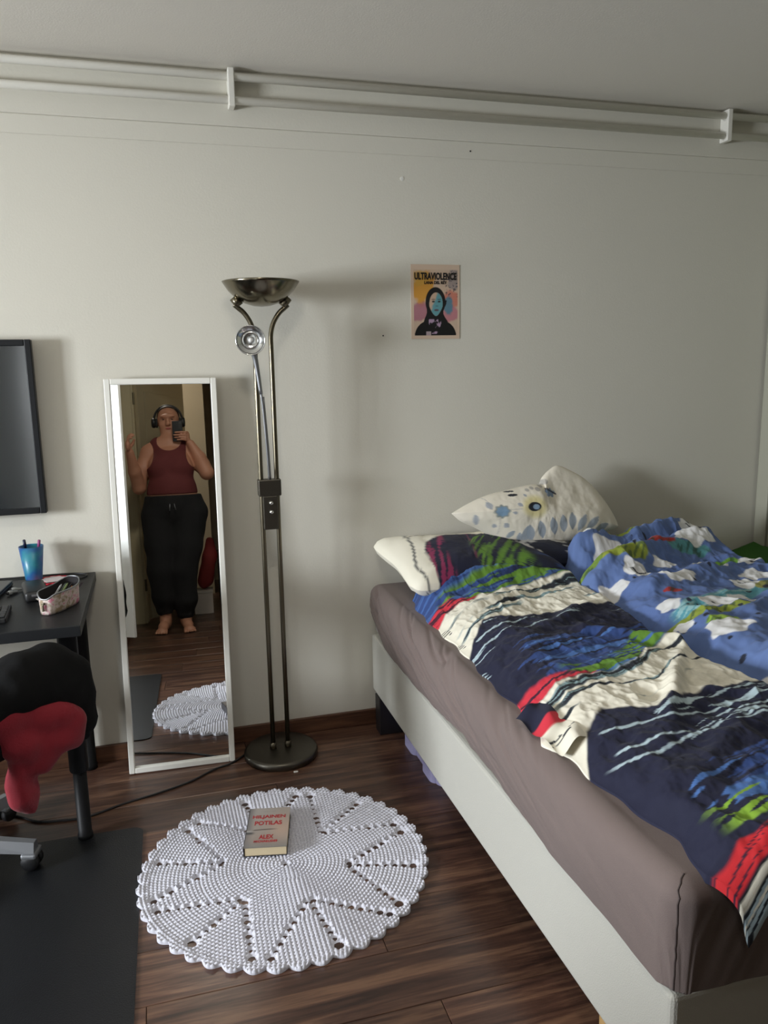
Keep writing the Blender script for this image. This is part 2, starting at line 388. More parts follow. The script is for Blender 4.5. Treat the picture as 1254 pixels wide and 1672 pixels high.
# heating pipes under the ceiling with their two clamps
for z, lb in ((2.505, 'white painted heating pipe along the wall, upper of the two, just under the ceiling'), (2.428, 'white painted heating pipe along the wall, lower of the two, below its twin')):
    single('heating_pipe', rod((XL+.005, D-.045, z), (XR-.005, D-.045, z), .0135, n=14), M_pipe, lb, 'pipe', True, group='heating pipes under the ceiling')
for x, lb in ((.327, 'white pipe clamp holding the two ceiling pipes above the mirror and lamp'), (2.388, 'white pipe clamp holding the two ceiling pipes near the right corner')):
    t = thing('pipe_clamp', lb, 'clamp', (x, D, 2.40), 'clamps on the heating pipes')
    part('clamp_plate', box(x-.011, x+.011, D-.064, D-.012, 2.405, 2.53, .003), M_pipe, t)
    for z in (2.505, 2.428): part('clamp_ring', xf(tube([(0, 0, -.012), (0, 0, .012)], .019, 16), rot('y', math.pi/2), (x, D-.045, z)), M_pipe, t, True)
# white panel made up and angled to catch window light, seen only in the mirror
cbd = thing('light_catch_panel', 'tall white panel angled to catch window light, seen at the left edge of the mirror', 'door', (-.80, YF+.03, .118))
ang = math.radians(38); RD = rot('z', ang)
part('panel_sheet', xf(box(0, .60, -.01, .01, 0, 1.95, .003), RD, (-.80, YF+.03, .118)), mat('panel_white', (.90, .90, .87), .35), cbd)
for z in (.30, 1.70): part('hinge', rod((-.80, YF+.018, z), (-.80, YF+.018, z+.07), .008), M_steel, cbd)
# ceiling lamp of the room, and one added to brighten the hallway; both unseen
def lamp(name, label, loc, r, power, col):
    t = thing(name, label, 'lamp', (loc[0], loc[1], ZC))
    part('lamp_base', lathe([(0, 0), (r*.75, 0), (r*.75, -.02), (r*.70, -.025)], 32, (loc[0], loc[1], ZC)), M_white, t, True)
    m = bpy.data.materials.new(name+'_glow'); m.use_nodes = True; bb = m.node_tree.nodes['Principled BSDF']; bb.inputs['Base Color'].default_value = (.9, .88, .82, 1); bb.inputs['Emission Color'].default_value = (*col, 1); bb.inputs['Emission Strength'].default_value = power
    part('shade', lathe([(r*.70, -.024), (r, -.04), (r*.93, -.075), (r*.6, -.105), (0, -.118)], 32, (loc[0], loc[1], ZC)), m, t, True); return t
def disc(o, r, power, col):      # the lamp's own light, just under its shade
    l = bpy.data.lights.new('lamp_light', 'AREA'); l.shape = 'DISK'; l.size = r*2; l.energy = power; l.color = col
    q = link(bpy.data.objects.new('lamp_light', l)); q.parent = o; q.location = (0, 0, -.125)
disc(lamp('ceiling_lamp', 'round frosted ceiling lamp in the bedroom above the rug', (.12, 1.40), .16, .8, (1, .92, .80)), .12, 8, (1, .93, .82))
disc(lamp('hall_fill_lamp', 'added round frosted ceiling lamp brightening the hallway', (-.35, -.95), .14, 1.2, (1, .92, .80)), .1, 8, (1, .92, .80))

# ================================================================== mirror
mx, my, mya, mt, mw, mh, mro = 0.0079, 2.9065, -0.02644, 0.06507, 0.3931, 1.4725, 0.0082
u = np.array([math.cos(mya), math.sin(mya), 0]); bk = np.array([-math.sin(mya), math.cos(mya), 0])
v = bk*math.sin(mt)+np.array([0, 0, 1])*math.cos(mt); u, v = u*math.cos(mro)-v*math.sin(mro), v*math.cos(mro)+u*math.sin(mro)
nb = np.cross(v, u); nb = -nb if nb[1] < 0 else nb      # towards the wall
O = np.array([mx, my, abs(mw*math.sin(mro))/2+.0005]); RM = np.stack([u, nb, v], 1)
mir = thing('standing_mirror', 'tall narrow mirror in a white frame leaning on the wall beside the floor lamp', 'mirror', O)
def mp(VF): return xf(VF, RM, O)
fwid, fdep = .021, .026
h = mw/2
for VF in (box(-h, -h+fwid, 0, fdep, 0, mh, .003), box(h-fwid, h, 0, fdep, 0, mh, .003), box(-h+fwid, h-fwid, 0, fdep, 0, fwid, .003), box(-h+fwid, h-fwid, 0, fdep, mh-fwid, mh, .003)):
    part('frame_bar', mp(VF), M_white, mir)
part('mirror_glass', mp(box(-h+fwid-.004, h-fwid+.004, .013, .017, fwid-.004, mh-fwid+.004)), M_mirror, mir)
part('backing_board', mp(box(-h+.004, h-.004, .0265, .0305, .004, mh-.004)), mat('backing', (.25, .2, .15), .8), mir)

# ================================================================== floor lamp
LX, LY = .384, 2.90
lp = thing('floor_lamp', 'antique brass twin-pole floor lamp with upturned bowl and a small reading head', 'floor lamp', (LX, LY, 0))
part('base', lathe([(0, 0), (.138, 0), (.143, .004), (.144, .022), (.139, .029), (.13, .031), (0, .032)], 64, (LX, LY, 0)), M_brassb, lp, True)
xa, xb = LX-.030, LX+.028
for s, x in ((-1, xa), (1, xb)):
    pp = [(x, LY, .03), (x, LY, .6), (x, LY, 1.2), (x, LY, 1.57), (x+s*.001, LY, 1.62)]
    arc = [(x+s*.012, LY, 1.66), (x+s*.032, LY, 1.692), (x+s*.052, LY, 1.71), (x+s*.066, LY, 1.722)]
    part('pole', tube(np.vstack([pp[:4], spline(pp[3:]+arc, 5)[1:]]), .0088, 14), M_brass, lp, True)
    part('collar', lathe([(.009, .03), (.013, .03), (.013, .052), (.009, .056)], 18, (x, LY, 0)), M_brass, lp, True)
    c = np.array([LX-.001+s*.090, LY, 1.737]); dv = np.array([s*.62, 0, .78])
    part('bowl_mount', rod(c-dv*.024, c+dv*.012, .015), M_brass, lp, True)
bz = 1.715
prof = [(0, 0), (.03, .003), (.06, .012), (.09, .030), (.115, .054), (.131, .078), (.136, .086), (.133, .087), (.127, .078), (.11, .054), (.087, .034), (.058, .016), (.03, .008), (0, .006)]
part('bowl', lathe(prof, 64, (LX+.001, LY, bz)), mat('bowl_metal', lin(126, 120, 104), .2, metal=1.), lp, True)
part('clamp_block', box(LX-.043, LX+.041, LY-.022, LY+.018, 1.036, 1.098, .004), M_brassb, lp)
pn = part('control_panel', box(LX-.029, LX+.025, LY-.024, LY+.014, .911, 1.037, .003), M_brassb, lp)
for z in (1.012, .978): part('knob', xf(lathe([(0, .012), (.006, .011), (.008, .006), (.008, 0)], 16), rot('x', math.pi/2), (LX, LY-.024, z)), mat('knob_chrome', (.8, .8, .78), .2, metal=1.), pn, True)
arm = spline([(LX-.001, LY-.012, 1.095), (LX-.006, LY-.03, 1.2), (LX-.016, LY-.045, 1.36), (LX-.024, LY-.05, 1.43)], 6)
part('flexible_arm', join(tube(arm, .0042, 10), tube(spline([(LX+.004, LY-.012, 1.095), (LX-.002, LY-.028, 1.22), (LX-.013, LY-.045, 1.40)], 6), .003, 8)), M_steel, lp, True)
part('arm_handle', tube(spline([(LX-.022, LY-.049, 1.41), (LX-.030, LY-.052, 1.48), (LX-.038, LY-.056, 1.535), (LX-.046, LY-.06, 1.56)], 5), np.linspace(.0065, .011, 16), 12), M_steel, lp, True)
# reading head: a shallow dish facing the room
hc = np.array([LX-.053, LY-.075, 1.597]); tgt = np.array([-.15, -1, -.05]); tgt /= np.linalg.norm(tgt)
zx = np.cross([0, 0, 1.], tgt); zx /= np.linalg.norm(zx); RH = np.stack([zx, np.cross(tgt, zx), tgt], 1)
M_refl = mat('reflector', (.78, .79, .79), .18, metal=1., bump=.15, bscale=90)
hd = part('reading_head', xf(lathe([(0, -.026), (.02, -.025), (.04, -.014), (.0505, .004), (.0515, .012), (.049, .013), (.046, .006), (.036, -.008), (.02, -.015), (0, -.016)], 36), RH, hc), M_refl, lp, True)
part('reflector_ring', xf(lathe([(.046, .010), (.040, .004), (.030, -.002), (.028, -.003), (.026, .004), (.024, -.004)], 36), RH, hc), M_refl, hd, True)
part('bulb', xf(lathe([(0, .007), (.006, .005), (.009, -.002), (.008, -.014), (0, -.014)], 18), RH, hc), mat('bulb_glass', (.85, .85, .83), .12, spec=.8), hd, True)

# ================================================================== wall poster
PX0, PX1, PZ0, PZ1 = .995, 1.200, 1.604, 1.891
def P_poster():
    nx, nz = 130, 182
    X, Z = np.meshgrid(np.linspace(PX0, PX1, nx), np.linspace(PZ0, PZ1, nz), indexing='ij')
    a = (X-PX0)/(PX1-PX0); b = (Z-PZ0)/(PZ1-PZ0)
    C = np.zeros(a.shape+(3,)); C[:] = lin(214, 190, 168)
    def put(m, col): 
        m = np.clip(m, 0, 1)[..., None]; C[:] = C*(1-m)+np.array(lin(*col))*m
    w = lambda s, f=6: fbm(a*f, b*f*1.4, s)-.5
    inside = ((a > .06) & (a < .955) & (b > .045) & (b < .93)).astype(float)
    put(inside*.9, (205, 180, 158))
    el = lambda cx, cy, rx, ry, s: sstep(1.15, .75, np.sqrt(((a-cx)/rx)**2+((b-cy)/ry)**2)+w(s)*1.1)
    put(inside*el(.28, .70, .24, .24, 1)*.95, (214, 152, 52)); put(inside*el(.2, .84, .2, .1, 2)*.8, (206, 160, 70))
    put(inside*el(.18, .36, .2, .14, 3)*.85, (170, 104, 124)); put(inside*el(.83, .52, .17, .12, 4)*.85, (204, 116, 96))
    put(inside*el(.82, .34, .17, .10, 5)*.8, (188, 110, 128)); put(inside*el(.76, .44, .12, .14, 6)*.9, (70, 130, 150))
    put(inside*el(.9, .82, .14, .14, 7)*.6, (120, 118, 128)); put(inside*sstep(.64, .72, fbm(a*40, b*56, 9, 2))*el(.86, .75, .2, .2, 8), (60, 60, 72))
    # plain figure with long dark hair and dark coat
    hair = sstep(1.02, .97, np.sqrt(((a-.50)/.205)**2+((b-.50)/.20)**2)); put(hair, (20, 19, 20))
    hang = ((np.abs(a-(.51+.02*np.sin(b*14))) < .225-.05*np.clip((b-.2)/.3, 0, 1)-.03*np.sin(b*22)) & (b > .2) & (b < .52)).astype(float); put(hang, (20, 19, 20))
    sh = ((b < .045+.205*np.clip(1-(np.abs(a-.5)/.43)**3.2, 0, 1)**.6) & (b > .048)).astype(float); put(sh, (17, 17, 18))
    put(((np.abs(a-.49) < .10-.03*np.sin(b*20)) & (b > .07) & (b < .27)).astype(float)*sstep(.42, .5, fbm(a*12, b*16, 12)), (176, 150, 176))
    put(((np.abs(a-.36) < .05) & (b > .047) & (b < .10)).astype(float)*.8, (196, 176, 182))
    fq = np.sqrt(((a-.51)/(.138-.05*np.clip((.44-b)/.14, 0, 1)))**2+((b-.47)/.158)**2); face = sstep(1.03, .96, fq); put(face, (198, 170, 146))
    teal = face*sstep(-.02, .02, (a-.51)*.75-(b-.52)*.42+.02+w(13, 9)*.06); put(teal*.95, (86, 150, 160))
    for ex in (.455, .575): put(sstep(1.1, .8, np.sqrt(((a-ex)/.032)**2+((b-.505)/.012)**2)), (52, 50, 50)); put(sstep(1.1, .8, np.sqrt(((a-ex)/.045)**2+((b-.535)/.007)**2))*.7, (60, 50, 46))
    put(sstep(1.1, .8, np.sqrt(((a-.53)/.03)**2+((b-.445)/.008)**2))*.6, (56, 70, 72)); put(sstep(1.1, .8, np.sqrt(((a-.52)/.05)**2+((b-.39)/.014)**2)), (92, 66, 74))
    Y = D-.0022-.0012*np.sin(a*3.1)*(b > .5)-.0008*fbm(a*3, b*3, 5)
    V = np.stack([X, Y, Z], -1).reshape(-1, 3); return V, gridfaces(nx, nz), C.reshape(-1, 3)
def text_mesh(s, w=None, h=None, bold=0.0):
    cu = bpy.data.curves.new('t', 'FONT'); cu.body = s; cu.size = 1; cu.align_x = 'LEFT'; cu.offset = bold; cu.resolution_u = 3; cu.extrude = .02
    o = bpy.data.objects.new('t', cu); COL.objects.link(o); bpy.context.view_layer.update()
    me = bpy.data.meshes.new_from_object(o.evaluated_get(bpy.context.evaluated_depsgraph_get()))
    V = np.array([v.co[:] for v in me.vertices]); F = [tuple(p.vertices) for p in me.polygons]
    bpy.data.objects.remove(o); bpy.data.meshes.remove(me)
    V[:, 0] -= (V[:, 0].min()+V[:, 0].max())/2; V[:, 1] -= V[:, 1].min()
    sx, sy = V[:, 0].max()-V[:, 0].min(), V[:, 1].max()
    V[:, 0] *= (w/sx if w else h/sy); V[:, 1] *= (h/sy if h else w/sx); V[:, 2] *= .001/.02*.4
    return V, F
V, F, C = P_poster()
ps = thing('poster', 'small paper portrait poster with colourful paint blots stuck on the bare wall', 'poster', (1.0975, D, PZ0))
part('printed_sheet', (V, F), mat('poster_print', (1, 1, 1), .6, attr=True), ps, True, C)
part('sheet_backing', box(PX0, PX1, D-.0018, D-.0004, PZ0, PZ1), mat('paper', (.75, .68, .6), .8), ps)
M_ink = mat('black_ink', lin(24, 22, 22), .6)
RT = np.array([[1, 0, 0], [0, 0, -1], [0, 1, 0.]])
pw, ph = PX1-PX0, PZ1-PZ0
part('title_lettering', xf(text_mesh('ULTRAVIOLENCE', pw*.86, ph*.098, .035), RT, (PX0+pw*.50, D-.0048, PZ0+ph*.795)), M_ink, ps)
part('name_lettering', xf(text_mesh('LANA DEL REY', pw*.46, ph*.042, .035), RT, (PX0+pw*.50, D-.0048, PZ0+ph*.738)), M_ink, ps)

# ================================================================== television (or picture screen) on the left
tv = thing('television', 'black framed flat screen mounted on the wall above the desk', 'television', (-.95, D, 1.0))
TX0, TX1, TZ0, TZ1 = -1.50, -.400, 1.005, 1.612
part('bezel', join(box(TX0, TX0+.022, D-.062, D-.025, TZ0, TZ1, .003), box(TX1-.022, TX1, D-.062, D-.025, TZ0, TZ1, .003), box(TX0+.022, TX1-.022, D-.062, D-.025, TZ0, TZ0+.022, .003), box(TX0+.022, TX1-.022, D-.062, D-.025, TZ1-.022, TZ1, .003)), mat('bezel_black', (.011, .012, .014), .45, spec=.25), tv)
part('screen', box(TX0+.02, TX1-.02, D-.057, D-.03, TZ0+.02, TZ1-.02), mat('screen_glass', (.022, .026, .029), .12, spec=1.), tv)
part('wall_bracket', box(-1.15, -.75, D-.026, D-.0005, 1.15, 1.45), M_bmetal, tv)

# ================================================================== desk
ZT = .765
dk = thing('desk', 'black desk with round adjustable legs along the left wall under the screen', 'desk', (-.9, 2.73, 0))
part('desk_top', box(-1.46, -.258, 2.392, D-.018, ZT-.034, ZT, .002), mat('desk_black', (.012, .013, .015), .45, spec=.35, bump=.05, bscale=300), dk)
for x, yv in ((-.315, 2.535), (-.332, 3.020), (-1.40, 2.535), (-1.40, 3.020)):
    lg = part('leg', lathe([(0, .36), (.0215, .36), (.0215, .02), (.024, .018), (.024, 0), (0, 0)], 24, (x, yv, 0)), M_bmetal, dk, True)
    part('leg_sleeve', lathe([(.028, .24), (.030, .245), (.030, ZT-.045), (.040, ZT-.045), (.040, ZT-.035), (0, ZT-.035)], 24, (x, yv, 0)), M_bmetal, lg, True)

# ================================================================== things on the desk
M_cup = bpy.data.materials.new('cup_plastic'); M_cup.use_nodes = True
N, L = nt(M_cup); b = N['Principled BSDF']; b.inputs['Roughness'].default_value = .35; b.inputs['Transmission Weight'].default_value = .35
tc = N.new('ShaderNodeTexCoord'); n1 = N.new('ShaderNodeTexNoise'); n1.inputs['Scale'].default_value = 14; L.new(tc.outputs['Object'], n1.inputs['Vector'])
rp = N.new('ShaderNodeValToRGB'); e = rp.color_ramp.elements; e[0].position = .35; e[0].color = (*lin(60, 158, 178), 1); e[1].position = .7; e[1].color = (*lin(120, 120, 170), 1); k = e.new(.52); k.color = (*lin(46, 110, 180), 1)
L.new(n1.outputs['Fac'], rp.inputs[0]); L.new(rp.outputs[0], b.inputs['Base Color'])
cp = (-.461, 2.985, ZT)
single('pen_cup', lathe([(0, .001), (.0265, .001), (.028, .005), (.0415, .128), (.0395, .128), (.0262, .008), (0, .006)], 36, cp), M_cup, 'translucent blue plastic cup holding two pens at the back of the desk', 'cup', True)
for nm, a, bb, col, lb in (('pen', (-.470, 2.985, ZT+.008), (-.484, 3.0, ZT+.150), (22, 26, 58), 'dark blue pen standing in the blue cup, the left one'), ('pen', (-.452, 2.985, ZT+.008), (-.434, 3.0, ZT+.146), (150, 70, 120), 'pinkish pen standing in the blue cup, the right one')):
    a = np.array(a); bb = np.array(bb); d_ = (bb-a)/np.linalg.norm(bb-a); mcol = mat('pen_'+str(col[0]), lin(*col), .35)
    t = thing(nm, lb, 'pen', a, 'pens in the blue cup')
    part('barrel', tube([a, a+d_*.01, bb-d_*.03], [.0015, .0042, .0042], 10), mcol, t, True); part('cap', tube([bb-d_*.03, bb-d_*.002, bb], [.0052, .0052, .003], 10), mcol, t, True)
# red and white crocheted coaster
n = 72; an = np.linspace(0, 2*np.pi, n, endpoint=False)
ct = thing('coaster', 'round red coaster with a white middle lying on the desk behind the pencil case', 'coaster', (-.394, 2.962, ZT))
rr = .056+.004*np.cos(an*14); out = np.stack([-.394+rr*np.cos(an), 2.962+rr*np.sin(an)], 1)
part('red_edge', prism([tuple(p) for p in out], ZT+.0005, ZT+.005), mat('red_yarn', lin(196, 34, 52), .9, bump=.8, bscale=220), ct)
rr = .040+.003*np.cos(an*10+1); out = np.stack([-.394+rr*np.cos(an), 2.962+rr*np.sin(an)], 1)
part('white_middle', prism([tuple(p) for p in out], ZT+.005, ZT+.0065), mat('white_yarn', lin(214, 204, 204), .9, bump=.8, bscale=260), ct)
# pencil case: open boat-shaped pouch with zip and pencils
M_case = bpy.data.materials.new('case_fabric'); M_case.use_nodes = True; N, L = nt(M_case); b = N['Principled BSDF']; b.inputs['Roughness'].default_value = .75
tc = N.new('ShaderNodeTexCoord'); vo = N.new('ShaderNodeTexNoise'); vo.inputs['Scale'].default_value = 55; vo.inputs['Detail'].default_value = 2; L.new(tc.outputs['Object'], vo.inputs['Vector'])
rp = N.new('ShaderNodeValToRGB'); e = rp.color_ramp.elements; e[0].position = .36; e[0].color = (*lin(196, 120, 140), 1); e[1].position = .66; e[1].color = (*lin(150, 130, 104), 1); k = e.new(.47); k.color = (*lin(214, 200, 194), 1)
L.new(vo.outputs['Fac'], rp.inputs[0]); L.new(rp.outputs[0], b.inputs['Base Color'])
pc = thing('pencil_case', 'open floral pencil case with unzipped top full of pencils on the desk corner', 'pencil case', (-.335, 2.60, ZT))
ca = math.radians(62); RC = rot('z', ca)
def case_pt(t, lev):   # t around, lev 0..1 up
    wx = .082*(1-.04*lev); wy = .030*(1+.35*lev)
    x = wx*math.copysign(abs(math.cos(t))**.65, math.cos(t)); yv = wy*math.copysign(abs(math.sin(t))**.75, math.sin(t))
    top = .064+.018*math.cos(t)**2*(1 if math.cos(t) > 0 else .2)-.020*(max(0, -math.cos(t)))**6
    return (x, yv, .0015+top*lev)
nn, nl = 48, 9
Vc = [case_pt(2*math.pi*k/nn, l/(nl-1)) for l in range(nl) for k in range(nn)]
Fc = [(l*nn+k, l*nn+(k+1) % nn, (l+1)*nn+(k+1) % nn, (l+1)*nn+k) for l in range(nl-1) for k in range(nn)]+[tuple(range(nn))[::-1]]
Vi = [(p[0]*.955, p[1]*.9, max(p[2], .006)) for p in Vc]
cc0 = (-.333, 2.602, ZT)
part('pouch', xf((np.array(Vc), Fc), RC, cc0), M_case, pc, True)
part('lining', xf((np.array(Vi), [f[::-1] for f in Fc]), RC, cc0), mat('case_lining', lin(30, 26, 28), .9), pc, True)
rim = [np.array(case_pt(2*math.pi*k/nn, 1)) for k in range(nn+1)]
part('zip', xf(tube(np.array(rim), .0024, 8, cap=False), RC, cc0), M_steel, pc, True)
part('zip_pull', xf(join(box(-.088, -.080, -.004, .004, .034, .041, .001), box(-.090, -.084, -.003, .003, .014, .035, .001)), RC, cc0), M_brass, pc)
for i, (x, yv, lean, col) in enumerate(((-.03, -.008, .5, (110, 124, 80)), (-.015, .008, .45, (70, 78, 70)), (.03, .006, .35, (208, 130, 50)), (.0, -.002, .4, (44, 42, 46)), (.05, -.008, .3, (60, 50, 60)), (-.045, .004, .5, (150, 150, 150)))):
    a = np.array((x-.025, yv, .012)); bb = a+np.array((.085, 0, .085*lean+.012)); lab = {(208, 130, 50): 'orange pencil lying in the open floral pencil case', (110, 124, 80): 'olive green pencil lying in the open floral pencil case', (150, 150, 150): 'pale grey pencil lying in the open floral pencil case'}.get(col)
    single('pencil', xf(join(rod(a, bb, .0036, n=6), rod(bb, bb+(bb-a)*.09, .0036, .0006, 6)), RC, cc0), mat('pencil_%d' % i, lin(*col), .5), lab or ('dark pencil in the open floral pencil case, '+('slanting at its middle' if i == 1 else 'lowest in the pile' if i == 3 else 'nearest its far end')), 'pencil', group='pencils in the pencil case')
# small black case with a white mark
bc = thing('small_case', 'small black zip case with a grey tag and tiny white mark beside the pencil case', 'case', (-.43, 2.78, ZT))
RB = rot('z', math.radians(12)); bo = (-.43, 2.775, ZT)
part('case_body', xf(box(-.036, .036, -.085, .085, .0005, .036, .012, 4), RB, bo), M_black, bc, True)
part('tag', xf(box(-.016, .022, -.0875, -.0845, .020, .027, .001), RB, bo), M_steel, bc)
part('white_mark', xf(prism([(-.005, 0), (.005, .001), (.001, -.007)], -.0004, .0006), RB@rot('x', math.pi/2), (-.412, 2.6905, ZT+.013)), M_white, bc)
# earbuds
for (x, yv, a, lb) in ((-.500, 2.85, .4, 'pale grey earbud lying on the desk, the nearer to the cup'), (-.508, 2.815, .9, 'pale grey earbud lying on the desk, the nearer to the keyboard')):
    t = thing('earbud', lb, 'earbud', (x, yv, ZT), 'earbuds on the desk'); R_ = rot('z', a)
    s = SDF((-.03, -.02, -.001), (.03, .02, .022), .0015); s.ell((-.008, 0, .009), (.011, .008, .008), .004); s.cone((-.002, 0, .009), (.02, 0, .006), .005, .0045, .005)
    part('shell', xf(s.mesh(2), R_, (x, yv, ZT)), mat('earbud_grey', lin(150, 152, 150), .3), t, True); part('tip', xf(lathe([(0, .009), (.005, .007), (.006, 0)], 12), R_@rot('y', -1.3), np.array((x, yv, ZT+.009))+R_@np.array((-.013, 0, 0))), M_black, t, True)
# laptop edge and keyboard at the left edge of the frame
lt = thing('laptop', 'closed black laptop lying on the desk at the left edge', 'laptop', (-.70, 2.85, ZT))
RL = rot('z', math.radians(-6)); lo = (-.70, 2.85, ZT)
part('laptop_base', xf(box(-.165, .165, -.115, .115, .001, .012, .004), RL, lo), M_black, lt); part('lid', xf(box(-.165, .165, -.115, .115, .0125, .019, .003), RL, lo), mat('laptop_lid', (.03, .031, .033), .35), lt)
kb = thing('keyboard', 'black keyboard on the desk at the left edge of the picture', 'keyboard', (-.69, 2.54, ZT))
RK = rot('z', math.radians(3)); ko = (-.69, 2.545, ZT)
part('keyboard_body', xf(box(-.215, .215, -.075, .075, .001, .018, .004), RK, ko), M_black, kb)
kme = None; M_key = mat('key_grey', (.035, .036, .038), .5)
for r in range(5):
    for c in range(20):
        p = np.array(ko)+RK@np.array((-.202+.0213*c, -.06+.0245*r, .0185))
        if kme is None: kme = make_mesh('key', *box(-.0088, .0088, -.0098, .0098, 0, .006, .002, 1)); kme.materials.append(M_key)
        o = link(bpy.data.objects.new('key', kme)); o.parent = kb; o.location = p-ORG[kb]; o.rotation_euler = (0, 0, math.radians(3))
pth = spline([(-.62, 3.04, ZT+.004), (-.52, 3.035, ZT+.004), (-.42, 3.038, ZT+.004), (-.33, 3.03, ZT+.004), (-.285, 3.0, ZT+.004), (-.30, 2.955, ZT+.004), (-.34, 2.93, ZT+.004), (-.41, 2.915, ZT+.004), (-.47, 2.90, ZT+.004)], 8)
single('desk_cable', tube(pth, .0032, 8), M_black, 'thin black cable looped on the back corner of the desk', 'cable', True)

# ================================================================== floor mat, cable, chair
def rrect(x0, x1, y0, y1, r, n=8):
    P = []
    for cx, cy, a0 in ((x1-r, y1-r, 0), (x0+r, y1-r, 90), (x0+r, y0+r, 180), (x1-r, y0+r, 270)):
        for k in range(n+1): a = math.radians(a0+90*k/n); P.append((cx+r*math.cos(a), cy+r*math.sin(a)))
    return P
mat_o = prism(rrect(-.60, .60, -.575, .575, .035), .0005, .004)
M_mat = mat('mat_black', (.009, .010, .012), .42, spec=.4, bump=.25, bscale=260, vary=.25, vscale=5)
single('floor_mat', xf(mat_o, rot('z', math.radians(-.8)), (-.742, 1.975, 0)), M_mat, 'black floor mat with rounded corners under the desk chair', 'mat')
cab = [(-.569, 2.746), (-.483, 2.679), (-.403, 2.658), (-.315, 2.657), (-.207, 2.703), (-.082, 2.743), (.027, 2.788), (.121, 2.853), (.201, 2.892), (.30, 3.0), (.33, 3.04)]
single('power_cable', tube(spline([(x, yv, .0045) for x, yv in [(-.9, 2.9), (-.7, 2.8)]+cab], 8), .004, 8), M_black, 'black power cable running over the floor from under the desk to the mirror', 'cable', True)
single('paper_scrap', box(.407, .423, 2.740, 2.748, .0005, .004, .001, 1), M_white, 'tiny white scrap lying on the floor by the lamp base', 'scrap')
# office chair, turned so its back stands towards the camera's right
CX, CY = -.735, 2.48
ch = thing('office_chair', 'swivel desk chair with silver star base, its back covered by clothes', 'chair', (CX, CY, 0))
M_silv = mat('chair_silver', lin(158, 160, 164), .35, metal=.6)
a0 = math.atan2(2.405-CY, -.43-CX)
for k in range(5):
    a = a0+k*2*math.pi/5; R_ = rot('z', a)
    s = [(0.04, -.024, .075), (.04, .024, .075), (.30, .021, .055), (.30, -.021, .055), (.04, -.015, .118), (.04, .015, .118), (.30, .011, .088), (.30, -.011, .088)]
    F = [(0, 1, 2, 3), (4, 7, 6, 5), (0, 4, 5, 1), (1, 5, 6, 2), (2, 6, 7, 3), (3, 7, 4, 0)]
    part('base_arm', xf((np.array(s), F), R_, (CX, CY, .004)), M_silv, ch, recalc=True)
    cst = part('caster', xf(join(xf(lathe([(0, -.011), (.024, -.011), (.027, -.006), (.027, .006), (.024, .011), (0, .011)], 20), rot('x', math.pi/2), (.285, -.016, .0275)), xf(lathe([(0, -.011), (.024, -.011), (.027, -.006), (.027, .006), (.024, .011), (0, .011)], 20), rot('x', math.pi/2), (.285, .016, .0275)), rod((.285, 0, .03), (.285, 0, .062), .008)), R_, (CX, CY, .004)), M_black, ch, True)
    part('caster_hood', xf(join(box(.262, .308, -.0295, .0295, .042, .059, .006)), R_, (CX, CY, .004)), M_silv, cst)
part('gas_column', lathe([(.045, .08), (.045, .13), (.028, .135), (.028, .36), (.06, .37), (.06, .40)], 24, (CX, CY, 0)), M_black, ch, True)
s = SDF((CX-.30, CY-.30, .36), (CX+.30, CY+.30, .52), .01); s.rbox((CX, CY, .44), (.235, .235, .045), .04); part('seat', s.mesh(2), mat('chair_fabric', (.012, .012, .013), .9), ch, True)
ba = math.radians(-38); bd = np.array([math.cos(ba), math.sin(ba), 0]); bw = np.array([-math.sin(ba), math.cos(ba), 0])
BC = np.array([-.435, 2.245, .60]); RBk = np.stack([bd, bw, [0, 0, 1.]], 1)
s = SDF(BC-np.array([.3, .3, .25]), BC+np.array([.3, .3, .25]), .01); s.rbox(BC, (.03, .19, .125), .029, R=RBk); part('backrest', s.mesh(2), M_black, ch, True)
part('back_post', tube(spline([(CX+bd[0]*.1, CY+bd[1]*.1, .41), (CX+bd[0]*.27, CY+bd[1]*.27, .42), (BC[0]+bd[0]*.01, BC[1]+bd[1]*.01, .52)], 6), .02, 12), M_black, ch, True)
# black jacket draped over the backrest
s = SDF((-.78, 1.95, .32), (-.15, 2.62, .84), .008)
P = s.pts(); w1 = .022*(vn3(P*np.array([13, 13, 6]), 3)-.5)+.010*(vn3(P*np.array([34, 34, 14]), 5)-.5)
s.rbox(BC+np.array([0, 0, .0]), (.050, .20, .120), .045, .02, RBk)
s.chain([(-.47, 2.16, .655), (-.40, 2.22, .688), (-.335, 2.28, .700), (-.29, 2.30, .67)], [.055, .058, .050, .05], .04)
s.chain([(-.40, 2.20, .66), (-.31, 2.25, .63)], [.075, .065], .05)
s.chain([(-.30, 2.30, .66), (-.275, 2.285, .59), (-.258, 2.28, .52), (-.262, 2.275, .480)], [.055, .045, .030, .018], .03)
s.chain([(-.56, 2.08, .62), (-.585, 2.06, .50), (-.57, 2.07, .42)], [.06, .05, .04], .04)
s.d += w1.astype(np.float32)
M_jk = mat('jacket_black', (.0045, .0045, .005), .9, spec=.2, bump=.2, bscale=120)
single('black_jacket', s.mesh(2), M_jk, 'black jacket draped over the desk chair back under the desk edge', 'jacket', True)
